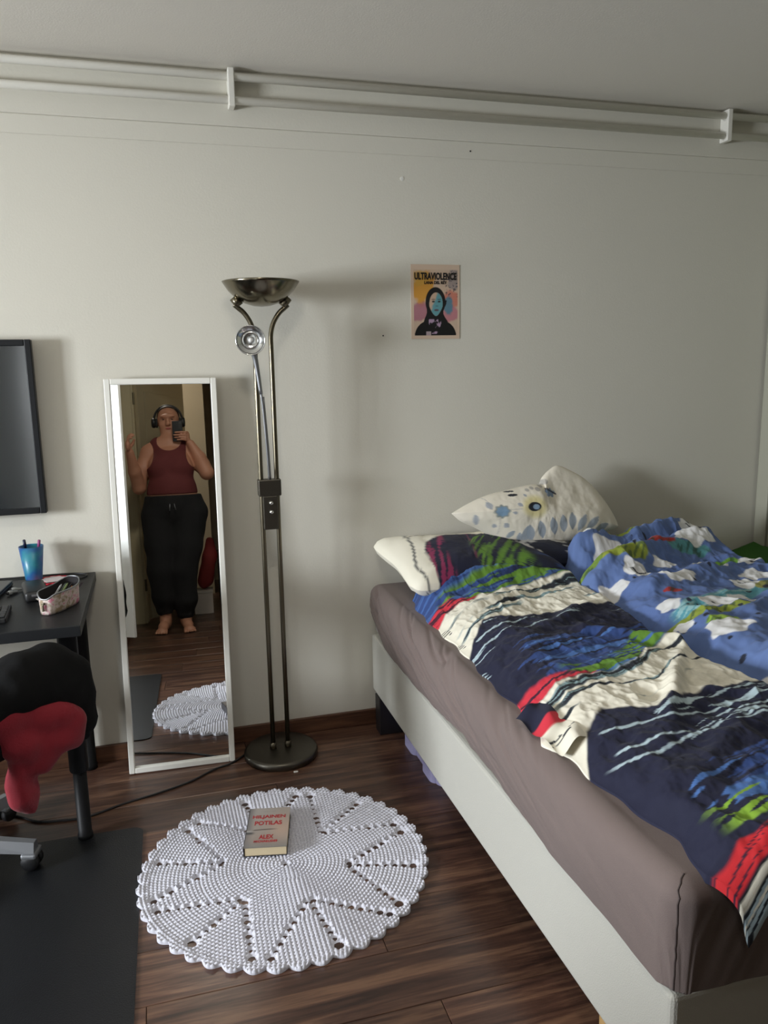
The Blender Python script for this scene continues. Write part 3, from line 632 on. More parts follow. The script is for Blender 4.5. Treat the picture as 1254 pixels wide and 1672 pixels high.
# red hoodie hanging below it
s = SDF((-.60, 2.02, .24), (-.18, 2.46, .72), .005)
P = s.pts(); cr = lambda fx, fz, sd: -np.abs(vn3(P*np.array([fx, fx, fz]), sd)-.5)*2+.5
w1 = .020*(vn3(P*np.array([14, 14, 5]), 13)-.5)+.013*cr(12, 4, 15)+.006*cr(30, 10, 17)
yo = 2.185
s.chain([(-.50, yo, .62), (-.42, yo, .615), (-.33, yo+.02, .585), (-.285, yo+.035, .555)], [.05, .058, .052, .030], .03)
s.chain([(-.44, yo, .60), (-.405, yo, .52), (-.40, yo+.005, .455)], [.06, .056, .040], .03)
s.chain([(-.33, yo+.02, .575), (-.325, yo+.02, .51), (-.365, yo+.01, .445)], [.05, .045, .032], .03)
s.chain([(-.278, yo+.04, .545), (-.282, yo+.04, .495)], [.028, .020], .02)
s.chain([(-.415, yo, .45), (-.424, yo+.01, .395), (-.418, yo+.01, .355), (-.405, yo+.012, .325)], [.036, .040, .042, .026], .02)
s.chain([(-.405, yo+.012, .335), (-.396, yo+.004, .305)], [.018, .007], .012)
s.d += w1.astype(np.float32)
M_red = mat('hoodie_red', lin(132, 16, 34), .8, bump=.3, bscale=160, sheen=.1)
hdy = single('red_hoodie', s.mesh(2), M_red, 'dark red hoodie hanging off the chair back with one sleeve bunched up', 'hoodie', True)

# ================================================================== crocheted rug and book
RX, RY, RR = .287, 2.190, .437
def make_rug():
    nr, na = 210, 1200
    r = np.linspace(.009, 1.0, nr)[:, None]; a = np.linspace(0, 2*np.pi, na, endpoint=False)[None, :]
    NS = 46; sc = (.5+.5*np.cos(a*NS))**.5
    R = RR*(1+.005*np.sin(a*3+1)+.006*np.sin(a*2))
    edge = R*(1-.020)+.017*(sc-.3)
    rad = r*edge
    rows = rad/.0118+.25*vn(a*3, r*9, 3); k = np.floor(rows); fr = rows-k
    ns = np.maximum(8, np.round(2*np.pi*(k+.5)*.0118/.0125))
    ph = a*ns/(2*np.pi)+k*.5
    st = np.abs(np.sin(np.pi*ph)); rowb = np.sin(np.pi*fr)
    slant = np.abs(np.sin(np.pi*(ph+fr*.45)))
    bead = (1-(2*fr-1)**2)*(1-(np.abs(((ph+fr*.35) % 1)*2-1))**2.2)
    z = .0030+.0095*np.clip(bead, 0, 1)**.6
    z = z+.0022*(fbm(rad*np.cos(a)*9, rad*np.sin(a)*9, 4)-.5)*2+.004*sstep(.55, 1, vn(rad*np.cos(a)*5+9, rad*np.sin(a)*5, 6))*sstep(.95, .6, r)
    z = z+.004*sstep(.93, .97, r)*(.4+.6*sc)
    X = RX+rad*np.cos(a); Y = RY+rad*np.sin(a)
    hole = np.zeros_like(X, bool)
    def dot(rh, ah, s1, s2):
        hx, hy = RX+rh*math.cos(ah), RY+rh*math.sin(ah); c, s_ = math.cos(ah), math.sin(ah)
        dx, dy = X-hx, Y-hy; u = dx*c+dy*s_; w = -dx*s_+dy*c
        return (u/s1)**2+(w/s2)**2
    dm = np.full(X.shape, 99.)
    for i in range(6):
        th = math.radians(-138+60*i)
        for j, off in enumerate((-27, 0, 27)):
            nh = 9 if off else 8
            for q in range(nh):
                t = (q+.5)/nh; p0 = np.array([.185*math.cos(th), .185*math.sin(th)]); e = th+math.radians(off)
                p1 = np.array([.405*math.cos(e), .405*math.sin(e)]); p = p0+(p1-p0)*t
                g = .75+.5*random.random()+(.5 if q == nh-1 else 0)
                dm = np.minimum(dm, dot(math.hypot(*p), math.atan2(p[1], p[0]), .0092*g, .0096*g))
    dm = np.minimum(dm, dot(.0, 0, .008, .010))
    z = z*np.clip((dm-.6)/1.6, .12, 1)
    i = np.arange(nr*na).reshape(nr, na); j = np.roll(i, -1, 1)
    F = np.stack([i[:-1], i[1:], j[1:], j[:-1]], -1).reshape(-1, 4)
    dmf = dm.reshape(-1)[F].max(1); F = F[dmf > .85]
    Vt = np.stack([X, Y, z], -1).reshape(-1, 3)
    # turned-down outer rim
    rim = np.stack([X[-1], Y[-1], np.full(na, .0006)], -1); b0 = len(Vt); o = i[-1]; q = np.arange(na)
    Fr = np.stack([o, b0+q, b0+np.roll(q, -1), np.roll(o, -1)], -1)
    return np.concatenate([Vt, rim]), np.concatenate([F, Fr])
M_rug = mat('rug_yarn', lin(212, 212, 222), .9, bump=.3, bscale=420)
single('crochet_rug', make_rug(), M_rug, 'round white crocheted rug with scalloped edge on the dark floor', 'rug', True)
# book
BA = math.atan2(2.221-2.249, .298-.169); bw_, bl_ = .133, .222
RBo = rot('z', BA); bo = np.array((.168, 2.250, .0145))
bt = .030
bk_ = thing('book', 'thick paperback with red title lying on the white crocheted rug', 'book', bo+RBo@np.array((bw_/2, bl_/2, 0)))
M_cov = bpy.data.materials.new('book_cover'); M_cov.use_nodes = True; N, L = nt(M_cov); b = N['Principled BSDF']; b.inputs['Roughness'].default_value = .35
at = N.new('ShaderNodeAttribute'); at.attribute_name = 'print'; L.new(at.outputs['Color'], b.inputs['Base Color'])
part('pages', xf(box(.003, bw_-.002, .0025, bl_-.003, .0016, bt-.0012), RBo, bo), mat('book_pages', lin(214, 196, 160), .85, bump=.3, bscale=500), bk_)
part('cover_back', xf(box(0, bw_, 0, bl_, 0, .0015), RBo, bo), mat('cover_dark', lin(52, 50, 54), .4), bk_)
part('spine', xf(box(-.0012, .0004, 0, bl_, 0, bt), RBo, bo), mat('cover_spine', lin(60, 58, 62), .4), bk_)
nx, ny = 70, 110; gx, gy = np.meshgrid(np.linspace(0, 1, nx), np.linspace(0, 1, ny), indexing='ij')
C = np.zeros(gx.shape+(3,)); C[:] = lin(168, 158, 150)
def put(m, col): 
    m = np.clip(m, 0, 1)[..., None]; C[:] = C*(1-m)+np.array(lin(*col))*m
put(sstep(.3, 0, gy)*.8, (128, 130, 128)); put(sstep(.55, .95, gy)*sstep(.9, .2, gx)*.6, (176, 170, 166)); put(sstep(.2, 0, gx)*.8, (112, 110, 112))
put(np.exp(-((gx-.85)/.3)**2-((gy-.45)/.3)**2)*.8, (196, 168, 150)); put(np.exp(-((gx-.45)/.4)**2-((gy-.18)/.16)**2)*.5, (150, 128, 116))
cr = gy-(.425-.05*(gx-.5)**2+.02*gx); put(np.exp(-(cr/.010)**2)*sstep(.12, .2, gx)*sstep(.8, .55, gx), (52, 30, 32)); put(np.exp(-((gy-.35)/.03)**2)*sstep(.25, .1, gx), (60, 62, 64)); put(np.exp(-((gy-.40)/.02)**2)*sstep(.2, .05, gx)*.7, (190, 190, 186))
put(((np.abs(gy-.90) < .006) & (np.abs(gx-.5) < .16) & (np.sin(gx*160) > -.3)).astype(float)*.6, (110, 108, 108))
put((gx < .012).astype(float), (40, 38, 42))
Vb = np.stack([gx*bw_, gy*bl_, np.full(gx.shape, bt)], -1).reshape(-1, 3)
part('cover_front', xf((Vb, gridfaces(nx, ny)), RBo, bo), M_cov, bk_, False, C.reshape(-1, 3)); part('cover_board', xf(box(0, bw_, 0, bl_, bt-.0013, bt-.0003), RBo, bo), mat('cover_edge', lin(120, 112, 108), .5), bk_)
M_ri = mat('red_ink', lin(176, 44, 52), .5)
def on_cover(s, cx, cy, w, h, m=None, bold=.022): part('lettering', xf(xf(text_mesh(s, w, h, bold), None, (cx*bw_, cy*bl_, bt+.0003)), RBo, bo), m or M_ri, bk_)
on_cover('HILJAINEN', .50, .700, bw_*.80, bl_*.105); on_cover('POTILAS', .50, .545, bw_*.66, bl_*.105)
on_cover('ALEX', .49, .200, bw_*.34, bl_*.100); on_cover('MICHAELIDES', .49, .118, bw_*.55, bl_*.050)

# ================================================================== bed
BX0, BX1, BY0, BY1 = .800, 2.36, 1.025, 3.045
ZB0, ZB1, ZM = .160, .405, .620
bed = thing('bed', 'wide bed base covered in pale grey fabric standing against the wall', 'bed', ((BX0+BX1)/2, (BY0+BY1)/2, 0))
M_bed = mat('bed_fabric', lin(186, 184, 175), .9, bump=.35, bscale=420)
s_ = part('base_box', box(BX0, BX1, BY0, BY1, ZB0, ZB1, .012, 3), M_bed, bed)
M_legd = mat('leg_dark', (.012, .011, .012), .4); M_legw = wood_mat('leg_wood', lin(150, 110, 62), lin(180, 140, 84), lin(200, 164, 110), sx=12, sy=12, rough=.5, random_tone=.03)
for x in (BX0+.0, BX1-.10):
    part('leg', box(x, x+.10, 2.935, 3.005, 0, ZB0-.001, .003), M_legd, bed, label='dark block leg'); part('leg', box(x+.03, x+.10, 1.235, 1.30, 0, ZB0-.001, .003), M_legw, bed, label='light wooden leg')
# mattress with its fitted sheet
mt_ = thing('mattress', 'thick mattress under a brown-grey fitted sheet on the pale bed base', 'mattress', ((BX0+BX1)/2, (BY0+BY1)/2, ZB1))
part('mattress_core', box(BX0+.012, BX1-.012, BY0+.012, BY1-.006, ZB1+.001, ZM-.02, .03, 4), mat('mattress_white', lin(206, 204, 198), .9), mt_, True)
def drape(x0, x1, y0, y1, r, zt, sx0, sx1, sy0, sy1, nx, ny):
    """a cloth over a box edge: plan rectangle, edge radius r, hanging lengths on the four sides"""
    X, Y = np.meshgrid(np.linspace(x0+r-sx0, x1-r+sx1, nx), np.linspace(y0+r-sy0, y1-r+sy1, ny), indexing='ij')
    qx = np.clip(X, x0+r, x1-r); qy = np.clip(Y, y0+r, y1-r); dx, dy = X-qx, Y-qy; d = np.hypot(dx, dy); m = max(sx0, sx1, sy0, sy1)
    dd = np.minimum(d, m); ux, uy = dx/np.maximum(d, 1e-9), dy/np.maximum(d, 1e-9); th = np.minimum(dd/r, np.pi/2)
    out = r*np.sin(th); z = zt-r*(1-np.cos(th))-np.maximum(dd-r*np.pi/2, 0)
    n = np.stack([ux*np.sin(th), uy*np.sin(th), np.cos(th)], -1)
    return np.stack([qx+ux*out, qy+uy*out, z], -1), n, X, Y, dd
P, n_, X, Y, dd = drape(BX0-.004, BX1+.004, BY0-.004, BY1, .040, ZM, .236, .236, .236, .07, 420, 420)
hem = 1-.10*(fbm(Y*3+X*3, X*0, 5)-.5)                              # wavy hem
hang = sstep(.10, .27, dd)
P[..., 2] += hang*(.022*(fbm((X+Y)*2.2, (Y-X)*.5, 8)-.45)*2+np.where(X < 1.2, .10*sstep(2.80, 3.06, Y)+.022*sstep(2.4, 2.0, Y)*sstep(1.5, 2.0, Y)-.0*X, 0))
diag = fbm((X*1.0+Y*1.0)*3.0, (Y-X*2.2)*9.0, 21, 3)-.5
wr = .016*diag*sstep(.0, .10, dd)*(.3+.7*sstep(1.15, 1.9, Y))+.006*(fbm(X*4, Y*4, 3)-.5)
cre = -.32*np.exp(-((fbm((dd+.30*Y)*13, Y*1.5, 23, 2)-.5)/.035)**2)-.22*np.exp(-((fbm((dd+.36*Y)*21, Y*2.6, 29, 2)-.5)/.04)**2)
ridge = .050*cre*sstep(-.01, .05, dd)*sstep(.235, .12, dd)*sstep(1.25, 1.9, Y)*(X < 1.2)*(.4+.6*sstep(.35, .6, fbm(Y*2.5, dd*4, 25)))
bul = .020*np.sin(np.clip(dd/.235, 0, 1)*np.pi)*sstep(3.06, 2.7, Y)*sstep(.99, 1.3, Y)
P = P+n_*(wr+ridge+bul+.004)[..., None]
M_sheet = mat('sheet_brown', lin(115, 101, 97), .85, bump=.25, bscale=700, vary=.03, sheen=.1)
part('fitted_sheet', (P.reshape(-1, 3), gridfaces(420, 420)), M_sheet, mt_, True)
sg_ = np.linspace(.012, .232, 24); ii = ((BX0-.004+.040-sg_*.7071)-X[0, 0])/(X[1, 0]-X[0, 0]); jj = ((BY0-.004+.040-sg_*.7071)-Y[0, 0])/(Y[0, 1]-Y[0, 0])
part('corner_seam', tube(np.array([P[int(round(a)), int(round(b))] for a, b in zip(ii, jj)]), .0016, 6), mat('seam', lin(70, 60, 58), .9), mt_)

# ---- printed cloths: colours follow the cloth's own coordinates
def streak(x, y, fx, fy, s, lo, hi): m = (lo+hi)/2; return sstep(m-.018, m+.018, fbm(x*fx*1.1, y*fy*1.35, s, 3))
def paint(shape):
    C = np.zeros(shape+(3,))
    def put(m, col): 
        m = np.clip(m, 0, 1)[..., None]; C[...] = C*(1-m)+np.array(lin(*col))*m
    return C, put
NAVY, BLUE, LBLUE, GREEN, RED, CREAM, TEAL, BLK, PALE = (16, 20, 50), (42, 68, 126), (72, 112, 176), (96, 138, 44), (206, 44, 62), (236, 231, 214), (128, 154, 158), (28, 34, 44), (176, 196, 204)
def print_stripes(x, y):
    C, put = paint(x.shape); put(np.ones_like(x), NAVY)
    wob = .05*(fbm(x*5, y*3, 31)-.5)+.018*(fbm(x*22, y*10, 33)-.5)
    ip = lambda xs, ys: np.interp(x, xs, ys)
    yy = y+wob
    # slanting coordinate: the strokes climb to the right
    v = y-.16*(x-1.1)+.014*np.sin(x*9)+.025*(fbm(x*4, y*4, 35)-.5); uu = x
    def lines(band, s, fy, lo, hi, col, fx=3.2, a=1):
        m = (lo+hi)/2; f = fbm(uu*fx*1.1, v*fy*1.35, s, 3)-(1-np.clip(band, 0, 1))*.30; put(a*sstep(m-.016, m+.016, f)*sstep(.01, .06, band), col)
    b1 = ip([.85, .92, 1.10, 1.30, 1.50], [2.38, 2.43, 2.50, 2.53, 2.56])
    b2 = ip([.80, .84, .90, .96, 1.13, 1.30, 1.5], [2.00, 2.06, 2.17, 2.25, 2.25, 2.26, 2.29])
    b3 = ip([.80, .84, 1.0, 1.1, 1.2, 1.31, 1.40, 1.5], [1.66, 1.69, 1.735, 1.735, 1.77, 1.86, 1.88, 1.90])
    b4 = ip([.78, .85, .90, .97, 1.08, 1.2, 1.33, 1.5], [1.24, 1.40, 1.51, 1.545, 1.50, 1.55, 1.56, 1.57])
    A = lambda lo, hi, w=.006: sstep(-w, w, yy-lo)*sstep(w, -w, yy-hi)
    big = 1e3
    head = sstep(-.004, .004, yy-b1)
    put(head*sstep(.35, .55, fbm(x*2.2, v*6, 41)), BLUE); lines(head, 43, 44, .52, .56, LBLUE, a=.6)
    put(head*sstep(.10, .0, yy-b1-.0)*0, BLUE)
    g = head*sstep(.115, .095, yy-b1)*sstep(.88, .94, x); put(g*streak(x+v*.8, v, 6, 60, 44, .40, .46), GREEN)
    g = head*sstep(.075, .060, yy-b1+.55*np.maximum(x-.92, 0))*sstep(.80, .82, x)*sstep(1.12, 1.02, x); put(g, (70, 14, 40)); put(g*streak(x+v, v, 7, 60, 45, .34, .40), RED)
    w = A(b2, b1); put(w, CREAM)
    mid = w*sstep(.86, .90, x)
    t = (b1-yy)
    for c0, th, s in ((.055, .015, 51), (.12, .008, 52), (.175, .010, 53)):
        cen = c0+.03*np.sin(x*7+s)+.035*(fbm(x*5, x*0, s)-.5); g = mid*sstep(th, th*.6, np.abs(t-cen)*(1.2-.5*np.sin(x*5+s)))*sstep(.42, .50, fbm(x*4, y*2, s+3))
        put(g, TEAL); put(g*streak(x, t, 5, 90, s+5, .44, .52), BLK)
    for yk in (2.17+.15, 2.10+.10): put(((np.abs(y-yk+ (x-.86)*.6) < .018) & (np.abs(x-.862) < .012)).astype(float)*(np.sin(y*520) > -.2), BLK)
    # first navy field
    n1 = A(b3, b2); inb = n1*sstep(.0, .03, b2-yy)
    lines(inb*sstep(.20, .10, b2-yy), 61, 58, .60, .64, PALE, 2.2); lines(inb*sstep(.18, .24, b2-yy+.08*(x-1.1))*sstep(.95, 1.10, x+.2*(b2-yy)), 63, 46, .47, .56, BLUE, 2.6); lines(inb*sstep(.20, .30, b2-yy)*sstep(.90, 1.05, x), 64, 60, .56, .62, LBLUE, 2.6)
    g = n1*sstep(.085, .07, yy-b3)*sstep(.98, 1.03, x)*sstep(.0, .012, yy-b3); put(g*streak(x+v*.6, v, 5, 66, 65, .37, .44), GREEN)
    g = n1*sstep(.082, .066, yy-b3+.35*np.maximum(x-.88, 0))*sstep(1.12, 1.04, x); put(g, (60, 14, 44)); put(g*streak(x+v*.6, v, 5, 60, 66, .33, .39), RED)
    # second cream field
    w = A(b4, b3); put(w, CREAM); t = b3-yy
    for c0, th, s in ((.035, .015, 71), (.095, .010, 72), (.15, .008, 73)):
        cen = c0+.022*np.sin(x*8+s)+.02*(fbm(x*5, x*0, s)-.5); g = w*sstep(.83, .86, x)*sstep(th, th*.6, np.abs(t-cen)*(1.2-.6*np.sin(x*6+s)))*sstep(.40, .50, fbm(x*4, y*2, s+3))
        put(g, TEAL); put(g*streak(x, t, 5, 90, s+5, .42, .50), BLK)
    # second navy field
    n2 = A(-big, b4); inb = n2*sstep(.0, .03, b4-yy)
    lines(inb*sstep(.20, .16, b4-yy-.0*x)*sstep(1.0, 1.1, x), 81, 70, .60, .64, PALE, 4.0); 
    for c0, s in ((.10, 91), (.165, 92), (.21, 93)): 
        cen = c0+.02*np.sin(x*10+s)+.05*(fbm(x*4, x*0, s)-.5); put(inb*sstep(.82+.3*(c0-.1), .86+.3*(c0-.1), x)*sstep(.0055, .003, np.abs(1.55-yy-cen))*sstep(.40, .46, fbm(x*7, y*0+s, s)), PALE)
    lines(inb*sstep(.18, .26, b4-yy)*sstep(.93, 1.05, x), 83, 52, .52, .58, BLUE, 3.0); lines(inb*sstep(.26, .34, b4-yy)*sstep(.44, .36, b4-yy)*sstep(.88, .96, x), 84, 40, .46, .50, LBLUE, 3.4)
    y5 = 1.016+.16*(x-.86); yy = y+.25*wob
    g = n2*sstep(.115, .10, np.abs(yy-(y5+.075))*2.2)*sstep(.90, .96, x); put(g*streak(x+v*.9, v, 9, 62, 85, .58, .62), (132, 172, 50))
    g = n2*sstep(.004, -.004, yy-y5-.004*np.sin(x*90))*sstep(-.004, .004, yy-(y5-.042)); put(g, (60, 16, 44)); put(g*streak(x+v*.9, v, 6, 95, 86, .40, .45), (206, 36, 44))
    put(sstep(.003, -.003, yy-(y5-.045)), (22, 20, 26)); w2 = sstep(.002, -.002, yy-(y5-.050)); put(w2, CREAM)
    w3 = sstep(.003, -.003, yy-(y5-.070)+.02*(x-.9)); put(w3, BLK); put(w3*streak(x, v, 6, 90, 87, .48, .54), PALE); put(w3*streak(x, v, 6, 110, 88, .56, .6), CREAM)
    return C
def H_navy(x, y):   # unfolded height of the navy duvet over the bed
    z = ZM+.018+.055*sstep(.82, 1.0, x)+.035*sstep(2.45, 2.65, y)+.030*np.exp(-((y-2.57-.05*np.sin(x*7))/.04)**2)*sstep(.9, 1.0, x)
    z = z+.030*(fbm(x*5+3, y*5, 101)-.5)+.020*(np.abs(fbm(x*9, y*7, 103)-.5)*-2+.4)+.010*(fbm(x*22, y*22, 104)-.5)+.016*(-np.abs(fbm(x*13+y*4, y*9-x*5, 106)-.5)*2+.35)
    for k, (cy, cx, sl, am, wd) in enumerate(((2.2, 1.25, .6, .022, .035), (1.93, 1.33, -.9, .028, .03), (1.62, 1.22, 1.2, .030, .035), (1.52, 1.3, -.7, .022, .03), (1.3, 1.1, .5, .018, .04), (2.42, 1.1, .3, .02, .03))):
        dd_ = (y-cy)-sl*(x-cx); z = z+am*np.exp(-(dd_/wd)**2)*np.exp(-((x-cx)/.16)**2)
    return z
def cloth(xl, xr, y0, y1, yfold, H, printf, nu, nv, edge=.05, rbend=.05, thick=.016, flip=1):
    """cloth lying on the bed between two edge curves; beyond yfold it bends down over the end of the mattress"""
    U, Vv = np.meshgrid(np.linspace(0, 1, nu), np.linspace(y0, y1, nv), indexing='ij')
    l, r = xl(Vv), xr(Vv); X = l+(r-l)*U; Y = Vv; Z = H(X, Y)
    e = np.minimum(X-l, r-X); q = sstep(0, edge, e)**.6; Z = (ZM+.008)*(1-q)+Z*q
    col = printf(X, Y)
    s = np.maximum(yfold-Y, 0); th = np.minimum(s/rbend, np.pi/2*.92); over = np.maximum(s-rbend*np.pi/2*.92, 0)
    Yb = np.where(s > 0, yfold-rbend*np.sin(th)-over*math.cos(np.pi/2*.92), Y); Zb = Z-np.where(s > 0, rbend*(1-np.cos(th))+over*math.sin(np.pi/2*.92), 0)
    V = np.stack([X, Yb, Zb], -1)
    F = gridfaces(nu, nv); i = np.arange(nu*nv).reshape(nu, nv)
    ring = np.concatenate([i[:, 0], i[-1, 1:], i[-2::-1, -1], i[0, -2:0:-1]])
    lowv = V.reshape(-1, 3)[ring].copy(); lowv[:, 2] -= thick; lowv[:, 0] += .3*thick*np.sign(1.15-lowv[:, 0])*0
    b0 = nu*nv; k = np.arange(len(ring)); Fr = np.stack([ring, b0+k, b0+np.roll(k, -1), np.roll(ring, -1)], -1)
    cc = np.concatenate([col.reshape(-1, 3), col.reshape(-1, 3)[ring]])
    return np.concatenate([V.reshape(-1, 3), lowv]), np.concatenate([F[:, ::-1], Fr[:, ::-1]]), cc
M_print = mat('printed_cotton', (1, 1, 1), .8, attr=True, bump=.15, bscale=600, sheen=.05)
xl = lambda y: np.interp(y, [.86, .95, 1.03, 1.13, 1.21, 1.32, 1.47, 1.55, 1.62, 1.74, 1.91, 2.16, 2.40, 2.60, 2.8], [.930, .895, .858, .872, .862, .842, .835, .815, .832, .846, .842, .86, .855, .86, .89])+.006*np.sin(y*40)
xr = lambda y: 1.47+.02*np.sin(y*6)+.06*sstep(1.7, 1.3, y)
V, F, C = cloth(xl, xr, .905, 2.74, 1.030, H_navy, print_stripes, 300, 760)
single('striped_duvet', (V, F), M_print, 'navy and cream duvet with stripes of blue, green and red along the near bed side', 'duvet', True, C)
# turned-back corner of the duvet's lining near its edge
cx_, cy_ = .835, 1.60
pu, pvv = np.meshgrid(np.linspace(0, 1, 40), np.linspace(0, 1, 60), indexing='ij')
Xf = .800+.075*pu+.02*pvv; Yf = 1.665-.20*pvv+.02*pu; Zf = ZM+.020+.030*sstep(0, .7, pu)+.006*np.sin(pvv*12+pu*5)
Cf, put = paint(pu.shape); put(np.ones_like(pu), NAVY); put(sstep(.35, .38, pvv), (206, 44, 62)); put(sstep(.55, .58, pvv), CREAM); put(((pvv > .72) & (pvv < .80)).astype(float)*streak(pu, pvv, 3, 40, 5, .4, .5), BLK)
dv = bpy.data.objects['striped_duvet']
part('turned_corner', (np.stack([Xf, Yf, Zf], -1).reshape(-1, 3), gridfaces(40, 60)), M_print, dv, True, Cf.reshape(-1, 3))

# ---- blue duvet, bunched towards the pillows
rngb = np.random.default_rng(11)
blobs = [(1.56, 2.12, .04, .03), (1.95, 2.24, .05, .035), (1.78, 2.46, .05, .03), (1.60, 2.72, .05, .035), (2.14, 2.44, .05, .035), (1.52, 1.99, .03, .025), (1.66, 1.70, .05, .04), (1.93, 2.0, .04, .03), (1.66, 2.62, .085, .05), (1.50, 2.36, .055, .04), (1.62, 2.40, .045, .05), (1.72, 2.30, .07, .04), (1.72, 2.08, .07, .045), (1.83, 2.10, .05, .04), (1.58, 1.86, .07, .05), (2.02, 2.62, .09, .04), (2.12, 2.76, .06, .04), (1.95, 2.42, .07, .04), (2.05, 2.3, .06, .04), (1.5, 1.6, .05, .05), (1.8, 1.75, .06, .05), (2.0, 1.9, .06, .05), (2.2, 2.2, .06, .05), (1.88, 2.80, .07, .04)]
def print_clouds(x, y):
    C, put = paint(x.shape); put(np.ones_like(x), (98, 122, 174)); put(sstep(.3, .8, fbm(x*2, y*2, 201))*.5, (82, 106, 164))
    # watery teal band, green and lime shapes
    t = (y-2.08)-.35*(x-1.66); g = sstep(.045, .03, np.abs(t-.05*(fbm(x*6, y*6, 203)-.5)))*sstep(1.50, 1.56, x)*sstep(2.1, 2.0, x); put(g, (90, 158, 172)); put(g*streak(x+y, t, 8, 60, 204, .5, .56), (150, 192, 196))
    for (cx, cy, rx, ry, col, s) in ((1.62, 2.01, .16, .022, (146, 160, 60), 1), (1.60, 1.90, .05, .045, (150, 186, 60), 2), (2.0, 1.98, .14, .03, (158, 162, 58), 3), (1.62, 2.50, .13, .03, (150, 164, 62), 4), (1.80, 2.58, .10, .022, (168, 44, 42), 5), (1.95, 2.56, .12, .03, (84, 146, 152), 6), (2.05, 2.46, .10, .022, (118, 168, 60), 7), (1.72, 2.74, .12, .03, (150, 166, 70), 8), (2.08, 2.22, .08, .02, (120, 168, 62), 9), (1.83, 2.86, .06, .05, (96, 150, 50), 10), (1.64, 2.22, .04, .012, (180, 60, 60), 11), (2.0, 2.2, .04, .03, (150, 150, 80), 12), (1.48, 2.50, .05, .03, (120, 150, 60), 13), (1.9, 1.6, .1, .03, (150, 160, 60), 14), (1.72, 1.55, .05, .03, (84, 146, 152), 15)):
        d_ = np.hypot((x-cx)/rx, (y-cy)/ry)+1.1*(fbm(x*16, y*16, 210+s)-.5); g = sstep(1.05, .92, d_); put(g, col); put(g*streak(x+y, x-y, 12, 50, 230+s, .58, .64)*.7, (40, 74, 60))
    for i, (cx, cy, rx, ry) in enumerate(blobs):
        a = np.arctan2((y-cy)/ry, (x-cx)/rx); d_ = np.hypot((x-cx)/rx, (y-cy)/ry)/(1+.13*np.cos(a*5+i)+.05*np.cos(a*3)); g = sstep(1.03, .95, d_)
        put(g, (230, 230, 230))
        if i % 3 == 1: put(g*sstep(.02, .012, np.abs(d_-.35-.2*np.sin(a*2)))*.0+g*(np.abs((x-cx)/rx*.6+(y-cy)/ry) < .07)*(d_ < .5), (40, 44, 60))
    put(sstep(.80, .84, fbm(x*26, y*26, 240, 2)), (34, 40, 58))
    return C
def H_blue(x, y):
    z = ZM+.015+.07*sstep(1.44, 1.60, x)*sstep(2.34, 2.15, x)+.02
    z = z+.05*(fbm(x*4, y*4, 111)-.5)+.016*(fbm(x*12, y*12, 113)-.5)+.05*(-np.abs(fbm(x*6+y*2, y*7-x*2, 114)-.5)*2+.35)+.02*(-np.abs(fbm(x*14, y*13, 115)-.5)*2+.35)*sstep(2.1, 2.4, y)
    def roll(p, q, am, wd):
        p = np.array(p); q = np.array(q); d_ = q-p; t = np.clip(((x-p[0])*d_[0]+(y-p[1])*d_[1])/(d_@d_), 0, 1); e = np.hypot(x-p[0]-t*d_[0], y-p[1]-t*d_[1]); return am*np.exp(-(e/wd)**2)*(.75+.4*fbm(x*7, y*7, int(am*1000)))
    z = z+roll((1.47, 2.46), (2.13, 2.66), .095, .075)+roll((1.55, 2.68), (2.16, 2.80), .11, .08)+roll((1.60, 2.28), (2.02, 2.40), .04, .05)-roll((1.5, 2.57), (2.1, 2.73), .03, .03)
    return z-.02*sstep(2.30, 2.40, x)
xlb = lambda y: np.interp(y, [1.15, 1.5, 1.7, 1.9, 2.1, 2.35, 2.5, 2.65, 2.85], [1.70, 1.55, 1.47, 1.43, 1.42, 1.41, 1.40, 1.44, 1.52])+.008*np.sin(y*31)
xrb = lambda y: np.interp(y, [1.15, 2.1, 2.45, 2.62, 2.75, 2.85], [2.28, 2.24, 2.22, 2.20, 2.22, 2.12])+.01*np.sin(y*37)
V, F, C = cloth(xlb, xrb, 1.15, 2.86, .9, H_blue, print_clouds, 300, 520, edge=.07)
single('blue_duvet', (V, F), M_print, 'blue duvet with white clouds and green shapes rumpled on the far bed side', 'duvet', True, C)

